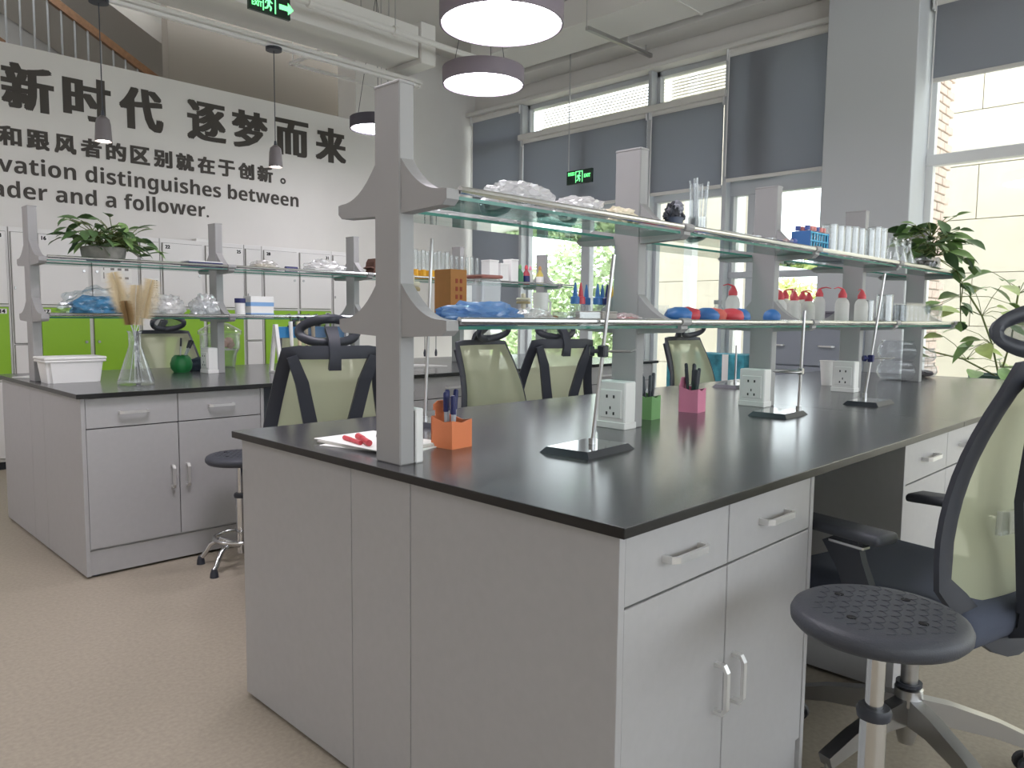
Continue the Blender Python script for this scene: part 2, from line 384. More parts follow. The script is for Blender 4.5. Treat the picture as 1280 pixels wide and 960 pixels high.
# ================================================================== BENCHES
TOP = .85; TH = .021
def handle(parent, c, length, vertical):
    """bow handle standing off a front that faces -Y"""
    c = Vector(c); h = length/2; a = Vector((0, 0, 1)) if vertical else Vector((1, 0, 0)); o = Vector((0, -.028, 0))
    bm = B(); flatbar(bm, [c-a*h, c-a*h+o*.75, c-a*(h-.012)+o, c+a*(h-.012)+o, c+a*h+o*.75, c+a*h], .013, .008, side=(1, 0, 0) if vertical else (0, 0, 1))
    return obj('handle', bm, handle_m, parent, .5)
def cabinet(label, xl, xr, yfront, sign, depth=.6, split=None, group='bench base cabinets'):
    """two drawers over two doors; sign -1 faces -Y, +1 faces +Y"""
    w = xr-xl; t = thing('base_cabinet', label, 'cabinet', ((xl+xr)/2, yfront, 0), 0 if sign < 0 else PI, group); h = w/2; zt = TOP-TH-.001
    bm = B(); box(bm, -h, -h+.018, .0, depth, 0.012, zt, .001); box(bm, h-.018, h, .0, depth, .012, zt, .001)
    box(bm, -h+.018, h-.018, depth-.015, depth, .012, zt); box(bm, -h+.018, h-.018, .02, depth-.015, .12, .138); box(bm, -h+.018, h-.018, .02, depth-.015, zt-.012, zt)
    obj('carcass', bm, lam_m, t)
    bm = B(); box(bm, -h+.018, h-.018, .012, .03, .012, .125); obj('plinth', bm, lam_m, t)
    bm = B(); box(bm, -h+.02, h-.02, .022, .026, .13, zt-.01); obj('gap_shade_panel', bm, dark_gap, t)  # dark sheet painting the shade in the gaps between drawers and doors
    s = (split-(xl+xr)/2)*(1 if sign < 0 else -1) if split else 0
    for a, b in ((-h+.02, s-.002), (s+.002, h-.02)):
        bm = B(); box(bm, a, b, .002, .02, .689, zt-.003, .0015); d = obj('drawer', bm, lam_m, t); handle(d, ((a+b)/2, .002, .755), .125, False)
        bm = B(); box(bm, a, b, .002, .02, .135, .684, .0015); d = obj('door', bm, lam_m, t); handle(d, (s+(-.036 if a < s-.01 else .036), .002, .425), .105, True)
    for sx in (-1, 1):
        bm = B(); lathe(bm, [(0, 0), (.02, 0), (.02, .006), (.01, .006), (.01, .013), (0, .013)], 10, (sx*(h-.05), .05, 0)); obj('levelling_foot', bm, black_pl, t)
    return t
def worktop(label, x0, x1, y0, y1, seams):
    t = thing('worktop', label, 'worktop', (x0, y0, TOP-TH), group='black laboratory worktops'); xs = [x0]+seams+[x1]
    for a, b in zip(xs, xs[1:]):
        bm = B(); box(bm, a-x0+.0006, b-x0-.0006, 0, y1-y0, 0, TH, .002, 2)
        for f in bm.faces: f.material_index = 0 if f.calc_center_median().z > TH-.0005 else 1
        obj('slab', bm, [black_top, edge_m], t)
    return t
def bench(tagname, X0, X1, Y0, Y1, cabs, side_labels):
    worktop('black worktop of the %s bench' % tagname, X0, X1, Y0, Y1, [X0+2.05])
    ym = (Y0+Y1)/2
    for (a, b, s), lab in zip(cabs, side_labels):
        cabinet(lab, a, b, Y0+.025, -1, split=s)
    for (a, b, s), lab in zip(cabs, side_labels):
        cabinet(lab.replace('aisle side', 'rear side'), a, b, Y1-.025, 1, split=s)
    core = thing('service_core', 'grey panelled service core under the middle of the %s bench' % tagname, 'panel', (X0, ym, 0)); hw = (Y1-Y0)/2-.028-.6
    bm = B(); box(bm, .022, .04, -hw, hw, .012, TOP-TH-.001, .001); obj('end_filler', bm, lam_m, core)
    for s in (-1, 1):
        bm = B(); box(bm, .04, X1-X0-.03, s*(hw-.012)-.008, s*(hw-.012)+.008, .012, TOP-TH-.001); obj('knee_panel', bm, knee_m, core)
MX0, MX1, MY0, MY1 = 1.05, 5.56, .766, 2.264
LX0, LX1, LY0, LY1 = 1.02, 5.53, 3.712, 5.21
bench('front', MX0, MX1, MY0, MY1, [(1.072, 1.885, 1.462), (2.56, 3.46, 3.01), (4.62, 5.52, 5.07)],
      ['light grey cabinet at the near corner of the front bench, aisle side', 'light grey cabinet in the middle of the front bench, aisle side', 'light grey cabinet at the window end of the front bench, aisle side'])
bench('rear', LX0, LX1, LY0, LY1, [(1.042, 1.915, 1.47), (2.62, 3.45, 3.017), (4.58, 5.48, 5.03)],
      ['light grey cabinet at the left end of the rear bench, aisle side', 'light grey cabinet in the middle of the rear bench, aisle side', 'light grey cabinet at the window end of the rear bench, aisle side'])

ZU, ZL = 1.478, 1.188       # glass shelf surfaces
def bracket_poly(s):
    """curved bracket outline in (y,z) about its rail end, s = side"""
    pts = [(.05*s, -.028), (.20*s, -.022), (.215*s, -.01), (.215*s, .012)]
    for k in range(9):
        a = k/8; y = .20-.15*a; z = .014+.085*(a**2.2)
        pts.append((y*s, z))
    return pts
def shelf_unit(name, label, X0, yc, n, x_end, first, pitch):
    t = thing('shelf_rack', label, 'shelf rack', (X0, yc, TOP)); xs = [first+pitch*k for k in range(n)]; L = x_end-X0
    for k, x in enumerate(xs):
        bm = B(); box(bm, x-.022, x+.022, -.05, .05, 0, .90, .003); pst = obj('post', bm, post_m, t)
        bm = B(); box(bm, x-.023, x+.023, -.051, .051, .897, .905, .002); obj('post_cap', bm, post_m, pst)
        for z in (ZU-TOP, ZL-TOP):
            for s in (-1, 1):
                bm = B(); prism(bm, bracket_poly(s), 'x', x-.018, x+.018); obj('bracket', bm, post_m, pst)
    for z in (ZU-TOP, ZL-TOP):
        for s in (-1, 1):
            ends = [xs[0]-.0]+xs[1:]+[L]
            for a, b in zip(ends, ends[1:]):
                bm = B(); tube(bm, [(a+.02, s*.215, z+.012), (b-.02, s*.215, z+.012)], .009, 10); obj('rail', bm, chrome, t, .6)
            for a in xs[1:]:
                bm = B(); tube(bm, [(a-.024, s*.215, z+.012), (a+.024, s*.215, z+.012)], .0125, 10); obj('rail_joint', bm, post_m, t, .6)
        for a, b in zip(ends, ends[1:]):
            for s in (-1, 1):
                bm = B(); box(bm, a+.023, b-.023, min(s*.052, s*.205), max(s*.052, s*.205), z-.008, z)
                for f in bm.faces: f.material_index = 0 if abs(f.normal.z) > .5 or True else 1
                bm.normal_update()
                for f in bm.faces: f.material_index = 0 if abs(f.normal.z) > .5 else 1
                obj('glass_shelf', bm, [shelf_glass, glass_edge], t)
    for p in [o for o in t.children_recursive if o.name.startswith('bracket')]:
        pass
    return t
def fix_brackets(t):
    zs = [ZU-TOP, ZU-TOP, ZL-TOP, ZL-TOP]
    for p in [o for o in t.children if o.name.startswith('post')]:
        for b, z in zip([o for o in p.children if o.name.startswith('bracket')], zs): b.location.z = z
MYC, LYC = 1.515, 4.6
MP, LP = .953, .98         # post pitch
r1 = shelf_unit('front', 'two-tier glass shelf rack on grey posts along the front bench', MX0, MYC, 5, 4.985, .07, MP); fix_brackets(r1)
r2 = shelf_unit('rear', 'two-tier glass shelf rack on grey posts along the rear bench', LX0, LYC, 5, 5.2, .06, LP); fix_brackets(r2)

def socket_box(label, loc, w=.085, h=.155):
    t = thing('socket_box', label, 'socket', loc, group='white socket boxes on the bench posts')
    bm = B(); box(bm, -.03, .03, -.056, .056, 0, h, .004); obj('housing', bm, white_pl, t)
    bm = B(); box(bm, -.034, -.028, -.043, .043, .035, h-.028, .002); f = obj('socket_plate', bm, white_pl, t)
    for y, z, a in ((.014, h-.05, .5), (-.014, h-.05, -.5), (0, .068, 0), (.014, .05, .4), (-.014, .05, -.4)):
        bm = B(); box(bm, -.0352, -.0335, y-.0022-abs(a)*.002, y+.0022+abs(a)*.002, z-.005, z+.005); obj('socket_slot', bm, dark_gap, f)
    bm = B(); box(bm, -.033, .033, -.058, .058, 0, .022, .002); obj('foot_strip', bm, white_pl, t)
    return t
socket_box('white socket box at the post beside the green pen holder', (MX0+.07+MP-.055, MYC, TOP))
socket_box('white socket box at the post behind the ring stand', (MX0+.07+2*MP-.055, MYC, TOP))
socket_box('white socket box beside the plastic cup', (MX0+.07+3*MP-.055, MYC, TOP))
socket_box('white socket box on the rear bench beside the black cloth', (LX0+.06+LP-.055, LYC, TOP))
t = thing('trunking_stub', 'narrow white trunking stub beside the nearest grey post', 'trunking', (1.158, MYC-.02, TOP))
bm = B(); box(bm, -.012, .012, -.03, .025, 0, .135, .003); obj('cover', bm, white_pl, t)
bm = B(); box(bm, -.0155, -.0125, -.026, .021, .005, .13, .001); obj('back_plate', bm, dark_gap, t)

# ------------------------------------------------------------------ lockers
def label_text(txt, parent, loc, h, m_=None):
    o = text_mesh(txt, m_ or mat('black_print', '1a1a1a', .6), 'number', parent, fit=(None or 0, h), bold=(.002, .0015), extrude=0.0006)
    if o: o.location = loc
    return o
YLK = 6.82
def locker(unit_x, nums, lab):
    t = thing('locker', lab, 'locker', (unit_x, YLK, 0), group='white and green lockers along the slogan wall')
    bm = B(); box(bm, 0, .755, .02, .42, .06, 1.855, .002); obj('carcass', bm, locker_m, t)
    bm = B(); box(bm, .01, .745, .03, .42, 0, .06); obj('plinth', bm, dark_gap, t)
    rows = [(1.272, 1.815, locker_m), (.70, 1.246, green_door), (.09, .675, locker_m)]
    for c, (a, b) in enumerate(((.018, .36), (.395, .737))):
        for r, (z0, z1, m_) in enumerate(rows):
            bm = B(); box(bm, a-.004, b+.004, .016, .021, z0-.004, z1+.004); obj('door_gap_shade', bm, mat('door_gap_grey', '77736f', .8), t)  # grey plate behind each door, colouring in the shaded gap around it
            bm = B(); box(bm, a, b, 0, .016, z0, z1, .002); d = obj('door', bm, m_, t)
            n = nums+3*c+r; lx = a+.012 if c == 0 else b-.065
            bm = B(); box(bm, lx, lx+.053, -.0012, 0, z1-.05, z1-.012); pl = obj('number_plate', bm, white_pl, d)
            o = label_text(str(n), pl, (lx+.009, -.0013, z1-.045), .028)
            bm = B(); lathe(bm, [(0, -.006), (.011, -.006), (.012, 0), (0, 0)], 10)
            bmesh.ops.rotate(bm, verts=bm.verts, matrix=Matrix.Rotation(-PI/2, 3, 'X'))
            lk = obj('lock', bm, steel, d, .6); lk.location = ((b-.03) if c == 0 else (a+.03), -.003, (z0+z1)/2)
    return t
def slim(unit_x, lab):
    t = thing('slim_locker', lab, 'locker', (unit_x, YLK, 0), group='slim white lockers between the numbered ones')
    bm = B(); box(bm, 0, .172, .02, .42, .06, 1.855, .002); obj('carcass', bm, locker_m, t)
    bm = B(); box(bm, .01, .162, .03, .42, 0, .06); obj('plinth', bm, dark_gap, t)
    for z0, z1 in ((.97, 1.815), (.09, .955)):
        bm = B(); box(bm, .008, .164, .016, .021, z0-.004, z1+.004); obj('door_gap_shade', bm, mat('door_gap_grey', '77736f', .8), t)  # shaded gap around the slim door, drawn as a grey plate
        bm = B(); box(bm, .012, .16, 0, .016, z0, z1, .002); d = obj('door', bm, locker_m, t)
        bm = B(); box(bm, .02, .03, -.012, 0, (z0+z1)/2-.012, (z0+z1)/2+.012, .002); obj('knob', bm, steel, d)
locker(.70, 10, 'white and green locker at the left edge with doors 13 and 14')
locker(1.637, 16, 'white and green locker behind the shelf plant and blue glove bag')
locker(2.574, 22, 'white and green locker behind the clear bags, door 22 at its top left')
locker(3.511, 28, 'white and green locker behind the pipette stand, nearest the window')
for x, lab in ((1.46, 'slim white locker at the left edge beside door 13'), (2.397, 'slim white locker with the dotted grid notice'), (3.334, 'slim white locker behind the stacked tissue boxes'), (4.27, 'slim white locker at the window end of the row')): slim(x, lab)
t = thing('notice_sheet', 'white sheet of printed notices taped to the locker behind the dried brushes', 'paper', (2.09, YLK-.0022, 1.46))
bm = B(); box(bm, 0, .24, 0, .001, 0, .16); obj('sheet', bm, mat('paper_white', 'f0efec', .8), t)
ink = mat('grey_print', '8a8684', .8)
for r in range(2):
    for c in range(4):
        bm = B(); box(bm, .02+c*.055, .02+c*.055+(.008 if c == 0 else .03), -.0006, 0, .03+r*.07, .03+r*.07+(.05 if c == 0 else .018)); obj('printed_mark', bm, ink, t)
t = thing('grid_notice', 'small notice printed with a dotted grid on a slim locker', 'paper', (2.45, YLK-.0022, 1.41))
bm = B(); box(bm, 0, .1, 0, .001, 0, .1); obj('sheet', bm, mat('paper_white', 'f0efec', .8), t)
for r in range(4):
    for c in range(4):
        bm = B(); box(bm, .015+c*.02, .027+c*.02, -.0006, 0, .015+r*.02, .023+r*.02); obj('printed_mark', bm, mat('dark_print', '55504e', .8), t)
t = thing('white_device', 'small white wall device above the lockers', 'device', (3.0, 7.1, 1.857))
bm = B(); box(bm, 0, .12, 0, .1, 0, .05, .008); obj('case', bm, white_pl, t)
bm = B(); box(bm, .04, .09, -.004, 0, .008, .02); obj('slot', bm, black_pl, t)

# ------------------------------------------------------------------ slogan lettering
YT = YWALL-.001
t = thing('slogan_heading', 'large charcoal Chinese heading across the white wall', 'lettering', (1.545, YT, 2.83))
for ch, x in zip('新时代逐梦而来', (0, .436, .875, 1.46, 1.89, 2.345, 2.80)):
    o = text_mesh(ch, letter_m, 'character', t, fit=(.335, .345), bold=(.019, .007), extrude=.004); o.location = (x+.019, 0, .007)
t = thing('slogan_second_line', 'smaller charcoal Chinese sentence under the heading', 'lettering', (1.522-.385, YT, 2.535))
for k, ch in enumerate('领袖和跟风者的区别就在于创新'):
    o = text_mesh(ch, letter_m, 'character', t, fit=(.15, .145), bold=(.0075, .005), extrude=.004); o.location = (k*.1985-.02, 0, 0)
bm = B(); lathe(bm, [(.014, 0), (.03, 0), (.03, .004), (.014, .004)], 16, closed=True); bmesh.ops.rotate(bm, verts=bm.verts, matrix=Matrix.Rotation(PI/2, 3, 'X'))
o = obj('full_stop', bm, letter_m, t); o.location = (2.83, 0, .03)
def heavy(txt):      # heavy sans face of the built-in fonts
    return ''.join(chr(0x1D5D4+ord(c)-65) if 'A' <= c <= 'Z' else chr(0x1D5EE+ord(c)-97) if 'a' <= c <= 'z' else c for c in txt)
def eng(lab, txt, seen, x0, xr, z):
    """whole line; its part `seen` runs from x0 to xr on the wall"""
    def width(q, keep=False):
        o = text_mesh(heavy(q), letter_m, 'word', None, size=1, extrude=.004); w = max(v.co.x for v in o.data.vertices)-min(v.co.x for v in o.data.vertices); bpy.data.objects.remove(o); return w
    t = thing('slogan_english_line', lab, 'lettering', (xr, YT, z)); k = (xr-x0)/width(seen); W_ = width(txt)
    words = txt.split(' ')
    for n in range(len(words)):
        o = text_mesh(heavy(words[n]), letter_m, 'word', t, size=k, extrude=.004, res=4, base=True)
        ww = max(v.co.x for v in o.data.vertices)
        o.location = (-(W_-width(' '.join(words[:n+1])))*k-ww, 0, 0)
eng('English slogan line ending in the word between', 'Innovation distinguishes between', 'vation distinguishes between', 1.50, 4.138, 2.322)
eng('English slogan line ending in the word follower', 'a leader and a follower.', 'der and a follower.', 1.555, 3.19, 2.125)

# ================================================================== OVERHEAD
def duct(name, label, x0, x1, y0, y1, z0, z1, along, n):
    t = thing(name, label, 'duct', ((x0+x1)/2, (y0+y1)/2, z0)); a, b = (x1-x0)/2, (y1-y0)/2; h = z1-z0
    L = (a if along == 'x' else b)*2
    for k in range(n):
        u0, u1 = -L/2+L*k/n+.004, -L/2+L*(k+1)/n-.004
        bm = B()
        if along == 'x': box(bm, u0, u1, -b, b, 0, h, .004)
        else: box(bm, -a, a, u0, u1, 0, h, .004)
        obj('duct_section', bm, duct_m, t)
        if k:
            bm = B(); u = -L/2+L*k/n
            if along == 'x': box(bm, u-.012, u+.012, -b-.012, b+.012, -.008, h+.008)
            else: box(bm, -a-.012, a+.012, u-.012, u+.012, -.008, h+.008)
            obj('duct_flange', bm, duct_m, t)
    return t
duct('air_duct', 'wide white ceiling duct running parallel to the window wall', 5.58, 6.14, -3.5, 6.2, 3.9, 4.15, 'y', 4)
duct('air_duct', 'narrow white ceiling duct closest to the window blinds', 6.27, 6.58, 2.74, 6.6, 3.9, 4.1, 'y', 2)
d = duct('air_duct', 'white ceiling duct with a flanged end above the lamp track', -2.8, 4.2, 5.32, 5.76, 3.40, 3.66, 'x', 3)
bm = B(); box(bm, 3.5, 3.66, -.25, .25, -.04, .30, .006); obj('end_flange', bm, duct_m, d)
def hang_rod(parent, p0, p1, r=.004):
    bm = B(); tube(bm, [p0, p1], r, 6); return obj('hanger_rod', bm, steel, parent)
for x in (-2.5, -.6, 1.3, 3.2):
    for y in (-.2, .2): hang_rod(d, (x, y, .26), (x, y, CEIL-3.40))
t = thing('ceiling_pipe', 'thin white pipe running along the ceiling beside the duct', 'pipe', (0, 5.05, 3.44))
bm = B(); tube(bm, [(-2.8, 0, 0), (4.6, 0, 0)], .024, 10); obj('pipe_run', bm, duct_m, t, .6)
for x in (-1.5, .8, 3.0, 3.75):
    bm = B(); tube(bm, [(x-.02, 0, 0), (x+.02, 0, 0)], .038, 10); obj('pipe_coupling', bm, duct_m, t, .6)
    hang_rod(t, (x, 0, .02), (x, 0, CEIL-3.44))
t = thing('strut_hanger', 'slim metal strut hung below the two window ducts', 'strut', (5.95, 4.55, 3.8))
bm = B(); box(bm, -.45, .55, -.02, .02, -.015, .02, .003); obj('strut_bar', bm, steel, t)
for x in (-.42, .5): hang_rod(t, (x, .03, .0), (x, .03, .5))
t = thing('strut_hanger', 'small white angled strut hung beside the exit sign', 'strut', (4.1, 6.4, 3.45))
bm = B(); box(bm, -.5, .5, -.015, .015, -.012, .012); obj('strut_bar', bm, duct_m, t); bm = B(); box(bm, -.515, -.485, -.6, .015, -.012, .012); obj('strut_arm', bm, duct_m, t)
for x in (-.48, .48): hang_rod(t, (x, 0, 0), (x, 0, CEIL-3.45))

def round_lamp(label, c, dia, rim, h=.11, spec=None):
    t = thing('round_pendant_lamp', label, 'lamp', c, group='round pendant lamps'); r = dia/2
    bm = B(); lathe(bm, [(r-.012, 0), (r, 0), (r, h), (r*.98, h+.004), (0, h+.004), (0, h-.004), (r-.012, h-.004)], 64, closed=False); obj('shade', bm, rim, t, .5)
    bm = B(); lathe(bm, [(0, .012), (r-.013, .012), (r-.013, .02), (0, .02)], 64); obj('diffuser', bm, lamp_glow, t)
    for k in range(3):
        a = 2*PI*k/3; bm = B(); tube(bm, [(r*.8*math.cos(a), r*.8*math.sin(a), h), (0, 0, min(CEIL-c[2]-.05, 1.2))], .0025, 5); obj('cable', bm, black_pl, t)
    bm = B(); lathe(bm, [(0, CEIL-c[2]), (.05, CEIL-c[2]), (.05, CEIL-c[2]-.03), (0, CEIL-c[2]-.03)], 20); obj('ceiling_rose', bm, black_pl, t)
    bm = B(); tube(bm, [(0, 0, min(CEIL-c[2]-.05, 1.2)-.01), (0, 0, CEIL-c[2]-.02)], .004, 6); obj('cord', bm, black_pl, t)
    return t
round_lamp('largest round pendant lamp at the top of the view, nearest', (3.27, 3.36, 2.93), .735, lamp_rim, .13)
round_lamp('middle round pendant lamp below and behind the largest one', (4.0, 4.3, 2.93), .61, lamp_rim, .115)
round_lamp('farthest round pendant lamp, dark rimmed, half hidden by the nearest shelf post', (4.26, 6.03, 2.93), .49, lamp_rim_d, .1)
for k, (x, y, d_, lab) in enumerate(((1.2, 2.25, 1.0, 'out of view above the left end of the aisle'), (-1.0, 4.9, .85, 'out of view above the locker end'))):  # extra lamps out of view, added to brighten the benches and walls
    round_lamp('added round fill lamp '+lab, (x, y, 4.0 if y > 8 else 3.05), d_, lamp_rim, .13)

def spot(label, x, zl):
    y, zt = 5.6, 3.235
    t = thing('bell_pendant_lamp', label, 'lamp', (x, y, zl), group='small bell pendants on the track')
    bm = B(); lathe(bm, [(.050, 0), (.053, .004), (.050, .05), (.047, .11), (.040, .145), (.018, .165), (.008, .17), (0, .17)], 24); obj('shade', bm, mat('grey_bell_shade', '6f6a6b', .5), t, .6)
    bm = B(); lathe(bm, [(0, .012), (.047, .012), (.047, .02), (0, .02)], 24); obj('diffuser', bm, spot_glow, t)
    bm = B(); lathe(bm, [(0, .168), (.012, .168), (.008, .2), (0, .2)], 12); obj('cord_grip', bm, black_pl, t)
    bm = B(); tube(bm, [(0, 0, .19), (0, 0, zt-zl)], .0035, 6); obj('cord', bm, black_pl, t)
    bm = B(); lathe(bm, [(0, zt-zl-.005), (.06, zt-zl-.003), (.062, zt-zl+.02), (0, zt-zl+.02)], 24); obj('canopy', bm, black_pl, t)
spot('bell pendant lamp hanging in front of the character at the left of the heading', 1.765, 2.345)
spot('bell pendant lamp hanging in front of the end of the slogan', 3.005, 2.355)
spot('bell pendant lamp just right of the nearest grey shelf post', 4.285, 2.46)
t = thing('lamp_track', 'white track carrying the three bell pendants', 'track', (0, 5.6, 3.255))
bm = B(); box(bm, -2.8, 4.4, -.02, .02, 0, .024, .003); obj('track_rail', bm, white_pl, t)
bm = B(); box(bm, 4.4, 4.42, -.024, .024, -.003, .024, .003); obj('end_cap', bm, white_pl, t)

# exit signs
def man(parent, h, m_):
    """running figure with door frame, in the sign's local XZ facing -Y"""
    bm = B(); y = -.0005
    def bar(a, b, w): flatbar(bm, [(a[0]*h, y, a[1]*h), (b[0]*h, y, b[1]*h)], w*h, .001, side=(b[1]-a[1], 0, a[0]-b[0]))
    for a, b, w in (((-.38, -.5), (-.38, .5), .07), ((.38, -.5), (.38, .5), .07), ((-.38, .47), (.38, .47), .07),
                    ((.0, .18), (-.05, -.1), .17), ((-.05, -.1), (.12, -.22), .1), ((.12, -.22), (.06, -.42), .09), ((-.06, -.1), (-.14, -.3), .1), ((-.14, -.3), (-.3, -.34), .08),
                    ((.02, .16), (.2, .02), .07), ((.0, .16), (-.2, .1), .07), ((-.2, .1), (-.24, -.04), .06)): bar(a, b, w)
    lathe(bm, [(0, -.0005), (.08*h, -.0005), (.08*h, .0005), (0, .0005)], 14)
    vs = bm.verts[-28-2:]
    bm.verts.ensure_lookup_table(); vs = [v for v in bm.verts][-30:]
    for v in vs: v.co = Vector((v.co.x+.06*h, y+v.co.z, v.co.y+.31*h))
    return obj('running_figure', bm, m_, parent)
def exit_sign(label, loc, rz, w, h, arrow, rod):
    t = thing('exit_sign', label, 'sign', loc, rz, group='green exit signs')
    bm = B(); box(bm, -w/2, w/2, 0, .025, -h/2, h/2, .002); obj('case', bm, sign_green, t)
    f = man(t, h*.82, sign_lit); f.location = (-.02*w if arrow else 0, -.001, 0)
    o = text_mesh('安全出口', sign_lit, 'wording', t, fit=(w*.26, h*.26), extrude=.0005, bold=(.0006, .0006)); o.location = (-w*.44, -.001, .02)
    o = text_mesh('EXIT', sign_lit, 'wording', t, fit=(w*.24, h*.24), extrude=.0005, bold=(.0008, .0006)); o.location = (-w*.43 if arrow else w*.2, -.001, -h*.28 if arrow else -h*.1)
    if arrow:
        bm = B(); prism(bm, [(0, -.02), (.09, -.02), (.09, -.05), (.15, 0), (.09, .05), (.09, .02), (0, .02)], 'y', -.001, 0); o = obj('arrow', bm, sign_lit, t); o.location = (w*.22, -.0005, 0); o.scale = (w/.42, 1, h/.17)
    for s in rod: hang_rod(t, (s, .012, h/2), (s, .012, CEIL-loc[2]), .006)
    return t
exit_sign('green exit sign with an arrow at the top edge of the view', (2.395, 4.5, 3.112), 0, .275, .128, True, (-.12, .12))
exit_sign('small green exit sign hung in front of the wide window blind', (6.2, 5.2, 2.665), -PI/2, .34, .14, False, (-.155,))

# stairs beyond the low wall
t = thing('staircase', 'staircase with brown handrail and slim grey balusters beyond the slogan wall', 'staircase', (0, 0, 0))
def rail_(y, x0, z0, x1, z1, n):
    bm = B(); flatbar(bm, [(x0, y, z0), (x1, y, z1)], .07, .05, side=(0, 0, 1)); obj('handrail', bm, wood, t)
    for k in range(n):
        a = (k+.5)/n; x = x0+(x1-x0)*a; z = z0+(z1-z0)*a
        bm = B(); tube(bm, [(x, y, z-.95), (x, y, z-.02)], .009, 6); obj('baluster', bm, post_m, t)
rail_(8.2, 1.2, 4.63, 3.2, 3.52, 18); rail_(9.0, .3, 4.74, 2.6, 3.46, 18)
for k in range(14):
    x = 1.0+k*.17; bm = B(); box(bm, x, x+.3, 8.15, 9.05, 3.62-k*.095-.15, 3.62-k*.095, .004); obj('step', bm, post_m, t)

# ================================================================== CHAIRS AND STOOLS
def mesh_fabric():
    """pale green see-through netting"""
    M = clear('green_mesh_fabric', 'f2f4e6', .02, .08, 3, .5, milk=.72, milkcol='dde2c0'); return M
net = mesh_fabric()
def back_pt(u, v):
    """point of the backrest surface: u -1..1 across, v 0..1 up"""
    z = .57+.49*v; hw = .27-.09*v-.05*max(0, .2-v)
    y = -.252-.05*v-.05*v*v+.03*math.sin(v*PI)+.035*u*u
    if v < .12: z -= (.12-v)*.6*(1-u*u)
    return Vector((u*hw, y, z))
def make_chair(dz, spin):
    t = thing('office_chair', 'x', 'chair', group='mesh-back office chairs')
    bm = B(); box(bm, -.245, .245, -.275, .255, .408, .51, .045, 4)
    for v in bm.verts:
        if v.co.y > .15: v.co.z -= (v.co.y-.15)**2*2.2
        v.co.z += .05*v.co.x**2
    obj('seat', bm, black_fab, t, 1.0)
    bm = B(); box(bm, -.225, .225, -.2, .24, .402, .427, .01, 2); obj('seat_pan', bm, black_pl, t)
    # backrest: outer frame, two inner struts, netting
    loop = [back_pt(-1, v/10) for v in range(11)]+[back_pt(u/5, 1) for u in range(-4, 5)]+[back_pt(1, 1-v/10) for v in range(11)]
    bot = [back_pt(1-k/6*1.0, 0)+Vector((0, -.004, -.10*math.sin(k/6*PI/2))) for k in range(1, 7)]
    botl = [Vector((-p.x, p.y, p.z)) for p in bot[::-1]]
    pts = loop+bot+botl[1:]; n = len(pts)
    bm = B(); rings = []
    for i, p in enumerate(pts):
        d = (pts[(i+1) % n]-pts[i-1]).normalized(); nrm = Vector((0, -1, .1)).normalized(); s = d.cross(nrm).normalized()
        w = .027 if i < len(loop) else .032
        rings.append([bm.verts.new(p+s*a*w+nrm*b*.011) for a, b in ((-1, -.6), (0, -1.1), (1, -.6), (1, .6), (0, 1.1), (-1, .6))])
    for i in range(n):
        a, b = rings[i], rings[(i+1) % n]
        for k in range(6): bm.faces.new((a[k], a[(k+1) % 6], b[(k+1) % 6], b[k]))
    obj('back_frame', bm, black_pl, t, .9)
    bm = B(); g = [[bm.verts.new(back_pt(u/7.8, v/10)+Vector((0, .0145, 0))) for u in range(-8, 9)] for v in range(11)]
    for a, b in zip(g, g[1:]):
        for k in range(16): bm.faces.new((a[k], a[k+1], b[k+1], b[k]))
    obj('mesh_panel', bm, net, t, 4)
    for s in (-1, 1):
        bm = B(); flatbar(bm, [back_pt(s*.9, .97)+Vector((0, -.02, 0)), back_pt(s*.62, .75)+Vector((0, -.045, 0)), back_pt(s*.38, .4)+Vector((0, -.05, 0)), Vector((s*.05, -.30, .50))], [.04, .052, .056, .06], .02, side=(1, 0, 0)); obj('back_strut', bm, black_pl, t, .7)
    bm = B(); flatbar(bm, [(0, -.30, .53), (0, -.29, .44), (0, -.2, .405), (0, -.05, .40)], [.1, .1, .1, .12], .025, side=(1, 0, 0)); obj('back_carrier', bm, black_pl, t, .7)
    bm = B(); flatbar(bm, [back_pt(-.55, .28)+Vector((0, -.03, 0)), back_pt(0, .26)+Vector((0, -.012, 0)), back_pt(.55, .28)+Vector((0, -.03, 0))], .055, .012, side=(0, 0, 1)); obj('lumbar_support', bm, clearpl, t, .7)
    # headrest
    bm = B(); flatbar(bm, [(0, -.355, .99), (0, -.368, 1.05), (0, -.345, 1.11), (0, -.285, 1.155)], [.05, .045, .045, .05], .022, side=(1, 0, 0)); obj('headrest_stem', bm, black_pl, t, .7)
    h = bpy.data.objects.new('headrest', None); COL.objects.link(h); h.parent = t
    def hp(a, k=1): return Vector((.118*k*math.cos(a)*(1-.12*math.sin(a)), -.275+.05*(math.cos(a)*k)**2, 1.145+.05*k*math.sin(a)))
    bm = B(); N = 28; P_ = [hp(2*PI*k/N) for k in range(N)]; rings = []
    for i, p in enumerate(P_):
        d = (P_[(i+1) % N]-P_[i-1]).normalized(); nn = Vector((0, 1, 0)); s = d.cross(nn).normalized()
        rings.append([bm.verts.new(p+s*math.cos(q*PI/3)*.019+nn*math.sin(q*PI/3)*.014) for q in range(6)])
    for i in range(N):
        a, b = rings[i], rings[(i+1) % N]
        for k in range(6): bm.faces.new((a[k], a[(k+1) % 6], b[(k+1) % 6], b[k]))
    obj('headrest_frame', bm, black_pl, h, .9)
    bm = B(); c = bm.verts.new(hp(0, 0)); prev = None
